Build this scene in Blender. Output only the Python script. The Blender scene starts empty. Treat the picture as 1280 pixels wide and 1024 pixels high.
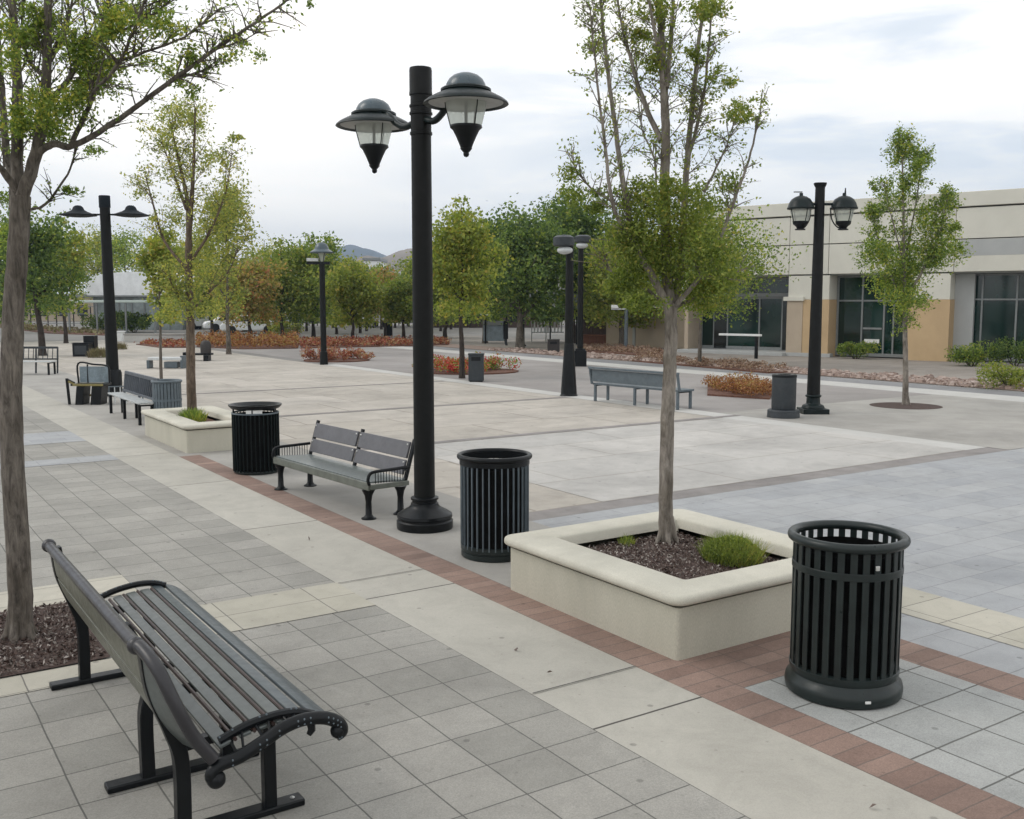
import bpy, math, random
import numpy as np
from mathutils import Vector, Matrix

random.seed(7)
RNG = np.random.default_rng(11)
PI = math.pi
SC = bpy.context.scene
COL = SC.collection

# ------------------------------------------------------------------ camera calibration
F, EYE = 1250.0, 2.45
PITCH = math.atan(136 / 1250.0)
YAW = math.atan(840 / 1250.0 * math.cos(PITCH))
SY, CY, SP, CP = math.sin(YAW), math.cos(YAW), math.sin(PITCH), math.cos(PITCH)


def ray(px, py):
    u = (px - 640) / F
    v = -(py - 512) / F
    dz = -SP + v * CP
    ff = CP + v * SP
    return ff * SY + u * CY, ff * CY - u * SY, dz, ff


def gp(px, py, z=0.0):
    """ground (or height z) point seen at a pixel of the survey photo"""
    dx, dy, dz, ff = ray(px, py)
    t = (z - EYE) / dz
    return Vector((dx * t, dy * t, z))


def at(px, py, d):
    """point at forward distance d"""
    dx, dy, dz, ff = ray(px, py)
    t = d / ff
    return Vector((dx * t, dy * t, EYE + dz * t))


def fwd(p):
    return p[0] * SY + p[1] * CY


# ------------------------------------------------------------------ node helpers
def new_mat(name):
    m = bpy.data.materials.new(name)
    m.use_nodes = True
    nt = m.node_tree
    b = nt.nodes['Principled BSDF']
    return m, nt, b


def N(nt, typ, **kw):
    n = nt.nodes.new(typ)
    for k, v in kw.items():
        if k in n.inputs:
            n.inputs[k].default_value = v
        else:
            setattr(n, k, v)
    return n


def ramp(nt, stops, interp='LINEAR'):
    r = nt.nodes.new('ShaderNodeValToRGB')
    cr = r.color_ramp
    cr.interpolation = interp
    while len(cr.elements) > len(stops):
        cr.elements.remove(cr.elements[-1])
    while len(cr.elements) < len(stops):
        cr.elements.new(0.5)
    for e, (p, c) in zip(cr.elements, stops):
        e.position = p
        e.color = (*c, 1) if len(c) == 3 else c
    return r


def sc(c, k):
    return tuple(x * k for x in c)


def mix(nt, typ, fac, a, b):
    n = nt.nodes.new('ShaderNodeMix')
    n.data_type = 'RGBA'
    n.blend_type = typ
    for i, v in ((0, fac), (6, a), (7, b)):
        if hasattr(v, 'links'):
            nt.links.new(v, n.inputs[i])
        elif i == 0:
            n.inputs[0].default_value = v
        else:
            n.inputs[i].default_value = (*v, 1)
    return n.outputs[2]


def noise(nt, scale, detail=4, rough=0.55, vec=None, dist=0.0):
    n = nt.nodes.new('ShaderNodeTexNoise')
    n.inputs['Scale'].default_value = scale
    n.inputs['Detail'].default_value = detail
    n.inputs['Roughness'].default_value = rough
    n.inputs['Distortion'].default_value = dist
    if vec is not None:
        nt.links.new(vec, n.inputs['Vector'])
    return n.outputs['Fac']


def bump(nt, b, h, strength=0.3, dist=0.01):
    n = nt.nodes.new('ShaderNodeBump')
    n.inputs['Strength'].default_value = strength
    n.inputs['Distance'].default_value = dist
    nt.links.new(h, n.inputs['Height'])
    nt.links.new(n.outputs['Normal'], b.inputs['Normal'])


def objvec(nt, loc=(0, 0, 0), scale=(1, 1, 1), rot=0):
    t = nt.nodes.new('ShaderNodeTexCoord')
    m = nt.nodes.new('ShaderNodeMapping')
    m.inputs['Location'].default_value = loc
    m.inputs['Scale'].default_value = scale
    m.inputs['Rotation'].default_value = (0, 0, rot)
    nt.links.new(t.outputs['Object'], m.inputs['Vector'])
    return m.outputs['Vector']


def mat_noise(name, c0, c1, scale=3, rough=0.8, detail=6, bs=0.15, bscale=60, speck=0.0, vscale=(1, 1, 1), metallic=0.0, stain=0.0):
    m, nt, b = new_mat(name)
    v = objvec(nt, scale=vscale)
    r = ramp(nt, [(0.3, c0), (0.72, c1)])
    nt.links.new(noise(nt, scale, detail, 0.6, v), r.inputs['Fac'])
    out = r.outputs['Color']
    if speck:
        r2 = ramp(nt, [(0.35, (1 - speck,) * 3), (0.65, (1 + speck,) * 3)])
        nt.links.new(noise(nt, 170, 2, 0.6, v), r2.inputs['Fac'])
        out = mix(nt, 'MULTIPLY', 1.0, out, r2.outputs['Color'])
    if stain:
        r3 = ramp(nt, [(0.44, (1, 1, 1)), (0.62, (1 - stain,) * 3)])
        nt.links.new(noise(nt, scale * 0.23, 8, 0.7, v, 0.6), r3.inputs['Fac'])
        out = mix(nt, 'MULTIPLY', 1.0, out, r3.outputs['Color'])
    nt.links.new(out, b.inputs['Base Color'])
    b.inputs['Roughness'].default_value = rough
    b.inputs['Metallic'].default_value = metallic
    if bs:
        bump(nt, b, noise(nt, bscale, 4, 0.6, v), bs, 0.004)
    return m


def mat_pavers(name, c0, c1, joint, w, h, loc=(0, 0), msize=0.006, offset=0.0, speck=0.2, rough=0.85, stain=0.18, wob=0.006):
    m, nt, b = new_mat(name)
    v0 = objvec(nt)
    # slight wobble so that the joints are not ruler straight
    nv = nt.nodes.new('ShaderNodeTexNoise')
    nv.inputs['Scale'].default_value = 1.7
    nt.links.new(v0, nv.inputs['Vector'])
    sub = N(nt, 'ShaderNodeVectorMath', operation='SUBTRACT')
    nt.links.new(nv.outputs['Color'], sub.inputs[0])
    sub.inputs[1].default_value = (0.5, 0.5, 0.5)
    scl = N(nt, 'ShaderNodeVectorMath', operation='SCALE')
    nt.links.new(sub.outputs[0], scl.inputs[0])
    scl.inputs['Scale'].default_value = wob * 3
    add = N(nt, 'ShaderNodeVectorMath', operation='ADD')
    nt.links.new(v0, add.inputs[0])
    nt.links.new(scl.outputs[0], add.inputs[1])
    add2 = N(nt, 'ShaderNodeVectorMath', operation='ADD')
    nt.links.new(add.outputs[0], add2.inputs[0])
    add2.inputs[1].default_value = (-loc[0], -loc[1], 0)
    br = nt.nodes.new('ShaderNodeTexBrick')
    br.offset = offset
    br.squash = 1.0
    br.inputs['Color1'].default_value = (*c0, 1)
    br.inputs['Color2'].default_value = (*c1, 1)
    br.inputs['Mortar'].default_value = (*joint, 1)
    br.inputs['Scale'].default_value = 1.0
    br.inputs['Mortar Size'].default_value = msize
    br.inputs['Mortar Smooth'].default_value = 0.25
    br.inputs['Bias'].default_value = 0.0
    br.inputs['Brick Width'].default_value = w
    br.inputs['Row Height'].default_value = h
    nt.links.new(add2.outputs[0], br.inputs['Vector'])
    r2 = ramp(nt, [(0.32, (1 - speck,) * 3), (0.68, (1 + speck,) * 3)])
    nt.links.new(noise(nt, 130, 3, 0.75, v0), r2.inputs['Fac'])
    out = mix(nt, 'MULTIPLY', 1.0, br.outputs['Color'], r2.outputs['Color'])
    r3 = ramp(nt, [(0.40, (1.04,) * 3), (0.66, (1 - stain,) * 3)])
    nt.links.new(noise(nt, 0.55, 9, 0.68, v0, 0.5), r3.inputs['Fac'])
    out = mix(nt, 'MULTIPLY', 1.0, out, r3.outputs['Color'])
    vo = nt.nodes.new('ShaderNodeTexVoronoi')
    vo.voronoi_dimensions = '2D'
    vo.inputs['Scale'].default_value = 1.15
    nt.links.new(v0, vo.inputs['Vector'])
    gum = ramp(nt, [(0.016, (0.66,) * 3), (0.026, (1, 1, 1))])
    nt.links.new(vo.outputs['Distance'], gum.inputs['Fac'])
    out = mix(nt, 'MULTIPLY', 1.0, out, gum.outputs['Color'])
    vo2 = nt.nodes.new('ShaderNodeTexVoronoi')
    vo2.voronoi_dimensions = '2D'
    vo2.inputs['Scale'].default_value = 3.1
    nt.links.new(v0, vo2.inputs['Vector'])
    gum2 = ramp(nt, [(0.018, (0.80,) * 3), (0.035, (1, 1, 1))])
    nt.links.new(vo2.outputs['Distance'], gum2.inputs['Fac'])
    out = mix(nt, 'MULTIPLY', 1.0, out, gum2.outputs['Color'])
    r4 = ramp(nt, [(0.42, (1, 1, 1)), (0.75, (0.84,) * 3)])
    nt.links.new(noise(nt, 2.3, 6, 0.72, v0, 1.2), r4.inputs['Fac'])
    out = mix(nt, 'MULTIPLY', 1.0, out, r4.outputs['Color'])
    nt.links.new(out, b.inputs['Base Color'])
    b.inputs['Roughness'].default_value = rough
    inv = N(nt, 'ShaderNodeMath', operation='MULTIPLY_ADD')
    nt.links.new(br.outputs['Fac'], inv.inputs[0])
    inv.inputs[1].default_value = -1.0
    nz = N(nt, 'ShaderNodeMath', operation='MULTIPLY')
    nt.links.new(noise(nt, 140, 3, 0.7, v0), nz.inputs[0])
    nz.inputs[1].default_value = 0.25
    nt.links.new(nz.outputs[0], inv.inputs[2])
    bump(nt, b, inv.outputs[0], 0.5, 0.004)
    return m


def mat_plain(name, c, rough=0.5, metallic=0.0, var=0.25, scale=8, bs=0.0, coat=0.0, dust=0.0, spec=0.5):
    m, nt, b = new_mat(name)
    b.inputs['Specular IOR Level'].default_value = spec
    v = objvec(nt)
    r = ramp(nt, [(0.3, sc(c, 1 - var)), (0.7, sc(c, 1 + var))])
    nt.links.new(noise(nt, scale, 6, 0.65, v), r.inputs['Fac'])
    out = r.outputs['Color']
    if dust:
        r3 = ramp(nt, [(0.5, (0, 0, 0)), (0.75, (dust,) * 3)])
        nt.links.new(noise(nt, 5, 9, 0.75, v, 0.4), r3.inputs['Fac'])
        out = mix(nt, 'MIX', r3.outputs['Color'], out, (0.22, 0.21, 0.19))
    nt.links.new(out, b.inputs['Base Color'])
    rr = ramp(nt, [(0.3, (rough * 0.8,) * 3), (0.7, (min(1, rough * 1.25),) * 3)])
    nt.links.new(noise(nt, 22, 5, 0.6, v), rr.inputs['Fac'])
    nt.links.new(rr.outputs['Color'], b.inputs['Roughness'])
    b.inputs['Metallic'].default_value = metallic
    b.inputs['Coat Weight'].default_value = coat
    b.inputs['Coat Roughness'].default_value = 0.15
    if bs:
        bump(nt, b, noise(nt, 120, 3, 0.6, v), bs, 0.002)
    return m


def mat_leaf(name, stops, trans=0.5, clump=0.5, gain=2.55):
    m, nt, b = new_mat(name)
    nt.nodes.remove(b)
    out = nt.nodes['Material Output']
    g = nt.nodes.new('ShaderNodeNewGeometry')
    v = objvec(nt)
    nz = noise(nt, 1.3, 3, 0.6, v)
    mx = N(nt, 'ShaderNodeMath', operation='MULTIPLY_ADD')
    nt.links.new(nz, mx.inputs[0])
    mx.inputs[1].default_value = clump * 2
    mx.inputs[2].default_value = -clump
    ad = N(nt, 'ShaderNodeMath', operation='ADD')
    nt.links.new(mx.outputs[0], ad.inputs[0])
    nt.links.new(g.outputs['Random Per Island'], ad.inputs[1])
    ad.use_clamp = True
    r = ramp(nt, [(p_, sc(c_, gain)) for p_, c_ in stops])
    nt.links.new(ad.outputs[0], r.inputs['Fac'])
    d = nt.nodes.new('ShaderNodeBsdfPrincipled')
    d.inputs['Roughness'].default_value = 0.55
    d.inputs['Specular IOR Level'].default_value = 0.3
    t = nt.nodes.new('ShaderNodeBsdfTranslucent')
    ms = nt.nodes.new('ShaderNodeMixShader')
    ms.inputs[0].default_value = trans
    nt.links.new(r.outputs['Color'], d.inputs['Base Color'])
    tc = mix(nt, 'MULTIPLY', 1.0, r.outputs['Color'], (1.30, 1.35, 0.62))
    nt.links.new(tc, t.inputs['Color'])
    nt.links.new(d.outputs[0], ms.inputs[1])
    nt.links.new(t.outputs[0], ms.inputs[2])
    nt.links.new(ms.outputs[0], out.inputs['Surface'])
    return m


def mat_bark(name, c0, c1):
    m, nt, b = new_mat(name)
    v = objvec(nt, scale=(1, 1, 0.22))
    r = ramp(nt, [(0.34, c0), (0.50, tuple((p + q) / 2 for p, q in zip(c0, c1))), (0.68, c1)])
    f1 = noise(nt, 26, 8, 0.7, v, 0.8)
    nt.links.new(f1, r.inputs['Fac'])
    r2 = ramp(nt, [(0.38, (0.62, 0.60, 0.56)), (0.55, (1, 1, 1)), (0.72, (1.22, 1.22, 1.2))])
    v2 = objvec(nt, scale=(1, 1, 0.6))
    nt.links.new(noise(nt, 4.5, 6, 0.65, v2, 0.5), r2.inputs['Fac'])
    out = mix(nt, 'MULTIPLY', 1.0, r.outputs['Color'], r2.outputs['Color'])
    nt.links.new(out, b.inputs['Base Color'])
    b.inputs['Roughness'].default_value = 0.92
    bump(nt, b, f1, 0.9, 0.012)
    return m


def mat_glass(name, c, rough=0.06):
    m, nt, b = new_mat(name)
    v = objvec(nt, scale=(0.35, 0.35, 0.12))
    r = ramp(nt, [(0.35, sc(c, 0.55)), (0.7, sc(c, 1.5))])
    nt.links.new(noise(nt, 2.5, 3, 0.5, v), r.inputs['Fac'])
    nt.links.new(r.outputs['Color'], b.inputs['Base Color'])
    b.inputs['Roughness'].default_value = rough
    b.inputs['Specular IOR Level'].default_value = 0.6
    return m


def mat_clear(name, c=(0.9, 0.92, 0.9), rough=0.25, t=0.75):
    m, nt, b = new_mat(name)
    out = nt.nodes['Material Output']
    tr = nt.nodes.new('ShaderNodeBsdfTranslucent')
    tr.inputs['Color'].default_value = (*c, 1)
    tp = nt.nodes.new('ShaderNodeBsdfTransparent')
    tp.inputs['Color'].default_value = (*c, 1)
    b.inputs['Base Color'].default_value = (*c, 1)
    b.inputs['Roughness'].default_value = rough
    m1 = nt.nodes.new('ShaderNodeMixShader')
    m1.inputs[0].default_value = 0.72
    nt.links.new(tr.outputs[0], m1.inputs[1])
    nt.links.new(tp.outputs[0], m1.inputs[2])
    m2 = nt.nodes.new('ShaderNodeMixShader')
    m2.inputs[0].default_value = t
    nt.links.new(b.outputs[0], m2.inputs[1])
    nt.links.new(m1.outputs[0], m2.inputs[2])
    nt.links.new(m2.outputs[0], out.inputs['Surface'])
    return m


M = {}
M['green_metal'] = mat_plain('dark green painted metal', (0.0125, 0.0185, 0.0180), 0.34, var=0.3, dust=0.02, spec=0.36)
M['black_metal'] = mat_plain('black painted metal', (0.0048, 0.0060, 0.0072), 0.36, var=0.3, dust=0.015, spec=0.24)
M['pole_metal'] = mat_plain('lamp pole paint', (0.0060, 0.0066, 0.0063), 0.45, var=0.3, dust=0.015, spec=0.2)
M['teal_metal'] = mat_plain('dark teal paint', (0.0048, 0.0108, 0.0108), 0.38, var=0.3, dust=0.015, spec=0.24)
M['hood'] = mat_plain('weathered lamp hood', (0.050, 0.076, 0.092), 0.30, var=0.08, scale=3, spec=0.6)
M['matte_black'] = mat_plain('matte black paint', (0.010, 0.014, 0.018), 0.65, var=0.2, spec=0.12)
M['hood_under'] = mat_plain('pale hood underside', (0.38, 0.38, 0.37), 0.6, var=0.1)
M['blue_grey_metal'] = mat_plain('blue grey metal', (0.094, 0.119, 0.137), 0.45, var=0.2, dust=0.1)
M['bin_slate'] = mat_plain('slate bin shell', (0.022, 0.028, 0.033), 0.5, var=0.2, dust=0.1)
M['bin_brown'] = mat_plain('brown black bin shell', (0.030, 0.026, 0.024), 0.6, var=0.2)
M['seat_slat'] = mat_plain('grey green slat paint', (0.0863, 0.0975, 0.0936), 0.36, var=0.12)
M['front_slat'] = mat_plain('blue grey slat paint', (0.0560, 0.0720, 0.0800), 0.36, var=0.12)
M['back_panel'] = mat_plain('olive grey back panel', (0.1100, 0.1120, 0.0870), 0.42, var=0.2, dust=0.15)
M['dark_rail'] = mat_plain('dark rail paint', (0.030, 0.029, 0.032), 0.34, var=0.2, spec=0.4)
M['brown_rod'] = mat_plain('brown rod', (0.045, 0.028, 0.024), 0.45)
M['bench_plank'] = mat_plain('grey plank', (0.112, 0.111, 0.120), 0.45, var=0.12, scale=5)
M['bench_seat'] = mat_noise('speckled seat plate', (0.10, 0.118, 0.115), (0.19, 0.21, 0.205), 30, 0.35, 3, 0.1, 90, 0.2)
M['bench_apron'] = mat_plain('grey green apron', (0.115, 0.125, 0.105), 0.4)
M['white_metal'] = mat_plain('pale grey metal', (0.52, 0.54, 0.54), 0.45, var=0.1)
M['pale_seat'] = mat_plain('pale grey seat paint', (0.40, 0.42, 0.42), 0.45, var=0.1)
M['slat_back'] = mat_plain('grey slat paint', (0.075, 0.085, 0.10), 0.45, var=0.15)
M['white_paint'] = mat_plain('white paint', (0.75, 0.76, 0.76), 0.55, var=0.06)
M['yellow_paint'] = mat_plain('worn yellow paint', (0.20, 0.165, 0.055), 0.5, var=0.2)
M['glass_panel'] = mat_plain('hazy screen', (0.20, 0.25, 0.28), 0.25, var=0.25, scale=3)
M['bolt'] = mat_plain('bright bolt', (0.6, 0.6, 0.58), 0.3, 0.8)
M['label_white'] = mat_plain('white label', (0.7, 0.7, 0.68), 0.5)
M['liner'] = mat_plain('black liner', (0.003, 0.003, 0.003), 0.8, spec=0.1)
M['lamp_glass'] = mat_clear('lamp glass', (0.86, 0.88, 0.84), 0.25, 0.8)
M['planter'] = mat_noise('cream precast concrete', (0.4404, 0.4199, 0.3424), (0.5254, 0.5034, 0.4198), 1.8, 0.85, 8, 0.35, 120, 0.10, stain=0.17, vscale=(1, 1, 0.3))
M['planter_rim'] = mat_noise('cream precast rim', (0.5221, 0.5009, 0.4223), (0.6042, 0.5786, 0.4937), 2.5, 0.8, 8, 0.30, 120, 0.09, stain=0.15)
M['mulch'] = mat_noise('bark mulch', (0.024, 0.014, 0.012), (0.104, 0.066, 0.053), 34, 0.95, 8, 1.0, 45)
M['chip'] = mat_leaf('bark chips', [(0.0, (0.03, 0.018, 0.015)), (0.35, (0.085, 0.052, 0.042)), (0.65, (0.15, 0.115, 0.098)), (0.85, (0.27, 0.235, 0.21)), (1.0, (0.48, 0.44, 0.40))], 0.0, 0.25, gain=1.0)
M['red_soil'] = mat_noise('red brown mulch', (0.075, 0.035, 0.022), (0.17, 0.075, 0.048), 20, 0.95, 8, 0.8, 30)
M['bark'] = mat_bark('grey bark', (0.045, 0.037, 0.03), (0.205, 0.178, 0.15))
M['bark_pale'] = mat_bark('pale grey bark', (0.115, 0.098, 0.082), (0.33, 0.295, 0.255))
M['bark_dark'] = mat_bark('dark bark', (0.018, 0.014, 0.012), (0.075, 0.058, 0.048))
M['bark_brown'] = mat_bark('brown bark', (0.06, 0.042, 0.03), (0.2, 0.15, 0.11))
# foliage
M['leaf_fresh'] = mat_leaf('fresh green leaves', [(0.0, (0.0342, 0.0551, 0.0152)), (0.5, (0.0730, 0.1039, 0.0266)), (0.85, (0.1197, 0.1463, 0.0342)), (1.0, (0.1824, 0.1696, 0.0399))])
M['leaf_olive'] = mat_leaf('olive yellow leaves', [(0.0, (0.042, 0.060, 0.016)), (0.5, (0.080, 0.102, 0.026)), (0.9, (0.112, 0.125, 0.032)), (1.0, (0.150, 0.128, 0.038))])
M['leaf_dark'] = mat_leaf('deep green leaves', [(0.0, (0.0225, 0.0387, 0.0144)), (0.5, (0.0450, 0.0700, 0.0240)), (0.9, (0.0800, 0.1075, 0.0312)), (1.0, (0.1250, 0.1375, 0.0360))])
M['leaf_yellow'] = mat_leaf('yellow green leaves', [(0.0, (0.052, 0.070, 0.018)), (0.5, (0.098, 0.118, 0.028)), (0.9, (0.138, 0.142, 0.034)), (1.0, (0.17, 0.135, 0.04))])
M['leaf_orange'] = mat_leaf('turning orange leaves', [(0.0, (0.060, 0.064, 0.022)), (0.5, (0.120, 0.112, 0.040)), (0.85, (0.170, 0.112, 0.050)), (1.0, (0.18, 0.080, 0.045))])
M['leaf_pale'] = mat_leaf('pale dusty leaves', [(0.0, (0.0578, 0.0720, 0.0270)), (0.5, (0.1103, 0.1300, 0.0432)), (1.0, (0.1995, 0.1750, 0.0495))])
M['flower_red'] = mat_leaf('red ground shrubs', [(0.0, (0.15, 0.04, 0.025)), (0.4, (0.30, 0.07, 0.05)), (0.7, (0.34, 0.16, 0.08)), (1.0, (0.38, 0.27, 0.15))], 0.2, 0.6, gain=1.12)
M['flower_orange'] = mat_leaf('orange ground shrubs', [(0.0, (0.16, 0.06, 0.028)), (0.4, (0.32, 0.13, 0.055)), (0.75, (0.38, 0.20, 0.075)), (1.0, (0.36, 0.27, 0.09))], 0.2, 0.6, gain=1.02)
M['flower_mixed'] = mat_leaf('red and lime shrubs', [(0.0, (0.34, 0.035, 0.035)), (0.45, (0.38, 0.06, 0.045)), (0.6, (0.30, 0.17, 0.05)), (0.72, (0.20, 0.24, 0.05)), (1.0, (0.13, 0.21, 0.04))], 0.2, 0.8, gain=1.35)
M['dry_brush'] = mat_leaf('dry pink brush', [(0.0, (0.16, 0.09, 0.06)), (0.5, (0.29, 0.185, 0.13)), (1.0, (0.40, 0.30, 0.22))], 0.1, 0.4, gain=1.0)
M['straw'] = mat_leaf('straw tuft', [(0.0, (0.12, 0.09, 0.05)), (0.5, (0.22, 0.18, 0.10)), (1.0, (0.24, 0.24, 0.10))], 0.1, 0.4, gain=1.0)
# ground
M['ground'] = mat_noise('bare ground', (0.17, 0.165, 0.155), (0.23, 0.22, 0.205), 0.15, 0.95, 8, 0.0)
M['pavers_grey'] = mat_pavers('grey pavers', (0.2699, 0.2620, 0.2359), (0.3348, 0.3220, 0.2913), (0.1236, 0.1200, 0.1089), 0.375, 0.375, (3.45, 4.28), 0.005)
M['pavers_far'] = mat_pavers('blue grey pavers', (0.323, 0.334, 0.347), (0.375, 0.382, 0.385), (0.253, 0.254, 0.260), 0.56, 0.375, (0.1, 0.1), 0.005, 0.5, 0.08, stain=0.14)
M['pavers_small'] = mat_pavers('grey green pavers', (0.266, 0.275, 0.266), (0.380, 0.385, 0.370), (0.123, 0.123, 0.114), 0.44, 0.40, (4.87, 4.28), 0.007)
M['brick'] = mat_pavers('brick pavers', (0.2250, 0.1480, 0.1190), (0.3050, 0.2100, 0.1693), (0.1700, 0.1300, 0.1097), 0.33, 0.145, (4.3, 0.0), 0.005, 0.0, 0.24, stain=0.34, wob=0.012)
M['cream'] = mat_pavers('cream pavers', (0.404, 0.383, 0.318), (0.473, 0.447, 0.378), (0.172, 0.163, 0.146), 0.76, 0.40, (1.6, 7.14), 0.005, 0.0, 0.07, stain=0.12)
M['strip'] = mat_pavers('pale walk concrete', (0.4067, 0.3886, 0.3406), (0.4411, 0.4223, 0.3738), (0.0762, 0.0700, 0.0621), 40.0, 3.02, (-10, 4.32), 0.010, 0.0, 0.09, stain=0.12, wob=0.004)
M['plaza'] = mat_pavers('plaza concrete', (0.4161, 0.3815, 0.3324), (0.4868, 0.4498, 0.3990), (0.2802, 0.2520, 0.2130), 2.7, 1.85, (4.87, 9.4), 0.02, 0.35, 0.06, stain=0.24, wob=0.02)
M['plaza_pale'] = mat_pavers('pale plaza concrete', (0.4390, 0.4253, 0.4020), (0.5035, 0.4835, 0.4533), (0.3327, 0.3080, 0.2703), 3.3, 1.4, (4.87, 9.4), 0.015, 0.4, 0.06, stain=0.2, wob=0.02)
M['walk'] = mat_noise('grey walk concrete', (0.3028, 0.2900, 0.2650), (0.3883, 0.3730, 0.3446), 1.2, 0.85, 8, 0.1, 80, 0.08, stain=0.2)
M['band_dark'] = mat_noise('dark paving band', (0.20, 0.185, 0.175), (0.28, 0.26, 0.25), 3, 0.85, 6, 0.1, 80, 0.1, stain=0.2)
M['curb'] = mat_noise('pale kerb concrete', (0.434, 0.426, 0.402), (0.511, 0.503, 0.480), 1.5, 0.8, 6, 0.1, 60, 0.06)
M['street'] = mat_noise('worn street', (0.2519, 0.2330, 0.2205), (0.3386, 0.3180, 0.3028), 0.45, 0.9, 9, 0.1, 60, 0.1, stain=0.22)
M['asphalt'] = mat_noise('asphalt', (0.20, 0.20, 0.205), (0.28, 0.28, 0.285), 0.6, 0.9, 8, 0.15, 80, 0.12, stain=0.2)
M['forecourt'] = mat_noise('brown forecourt paving', (0.23, 0.205, 0.18), (0.31, 0.28, 0.25), 1.1, 0.9, 7, 0.1, 60, 0.08, stain=0.2)
M['rock'] = mat_leaf('pink landscaping stones', [(0.0, (0.16, 0.11, 0.09)), (0.5, (0.28, 0.205, 0.17)), (1.0, (0.42, 0.34, 0.30))], 0.0, 0.3, gain=1.0)
M['rock_bed'] = mat_noise('gravel bed', (0.22, 0.16, 0.13), (0.35, 0.27, 0.23), 14, 0.95, 8, 0.6, 30)
# building
M['bld_cream'] = mat_noise('cream stucco', (0.560, 0.549, 0.482), (0.638, 0.627, 0.554), 0.5, 0.85, 8, 0.1, 70, 0.03, stain=0.10)
M['bld_grey'] = mat_noise('grey stucco and recess shade', (0.356, 0.367, 0.364), (0.421, 0.432, 0.423), 0.5, 0.85, 8, 0.1, 70, 0.03, stain=0.1)  # plain grey stucco; on the facade band its grey paints in recess shading
M['bld_tan'] = mat_noise('tan stucco', (0.46, 0.33, 0.19), (0.53, 0.385, 0.225), 0.8, 0.85, 8, 0.1, 70, 0.03, stain=0.12)
M['bld_beige'] = mat_noise('beige stucco', (0.40, 0.33, 0.25), (0.47, 0.39, 0.30), 0.8, 0.85, 8, 0.1, 70, 0.03, stain=0.12)
M['reveal'] = mat_plain('dark reveal', (0.07, 0.07, 0.065), 0.8)
M['win_glass'] = mat_glass('green tinted glass', (0.0046, 0.0240, 0.0186))
M['win_dark'] = mat_glass('dark opening glass', (0.004, 0.009, 0.008), 0.1)
M['win_frame'] = mat_plain('grey aluminium', (0.204, 0.216, 0.216), 0.45, var=0.1)
M['brown_panel'] = mat_noise('brown boards', (0.055, 0.036, 0.028), (0.085, 0.056, 0.044), 3, 0.8, 5, 0.2, 40, vscale=(5, 5, 0.4))
M['red_wood'] = mat_noise('red brown timber', (0.15, 0.062, 0.038), (0.23, 0.10, 0.062), 3, 0.75, 5, 0.2, 40, vscale=(0.5, 4, 4))
M['canopy_green'] = mat_plain('pale green canopy', (0.50, 0.58, 0.53), 0.5, var=0.08)
M['roof_white'] = mat_plain('pale metal roof', (0.80, 0.81, 0.82), 0.5, var=0.12, scale=1.5)
M['pav_wall'] = mat_plain('pavilion glass wall', (0.26, 0.30, 0.30), 0.35, var=0.4, scale=1.0)
M['blue_box'] = mat_plain('blue box', (0.03, 0.10, 0.20), 0.5)
M['red_sign'] = mat_plain('red sign', (0.55, 0.12, 0.10), 0.6)
M['hill_brown'] = mat_noise('dry hillside', (0.19, 0.155, 0.12), (0.28, 0.235, 0.19), 0.02, 1.0, 8, 0.0, stain=0.25)
M['hill_far'] = mat_noise('distant range', (0.035, 0.042, 0.045), (0.060, 0.066, 0.062), 0.004, 1.0, 8, 0.0)
M['car_glass'] = mat_glass('car glass', (0.02, 0.025, 0.03))
M['tyre'] = mat_plain('tyre', (0.02, 0.02, 0.02), 0.8)


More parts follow.
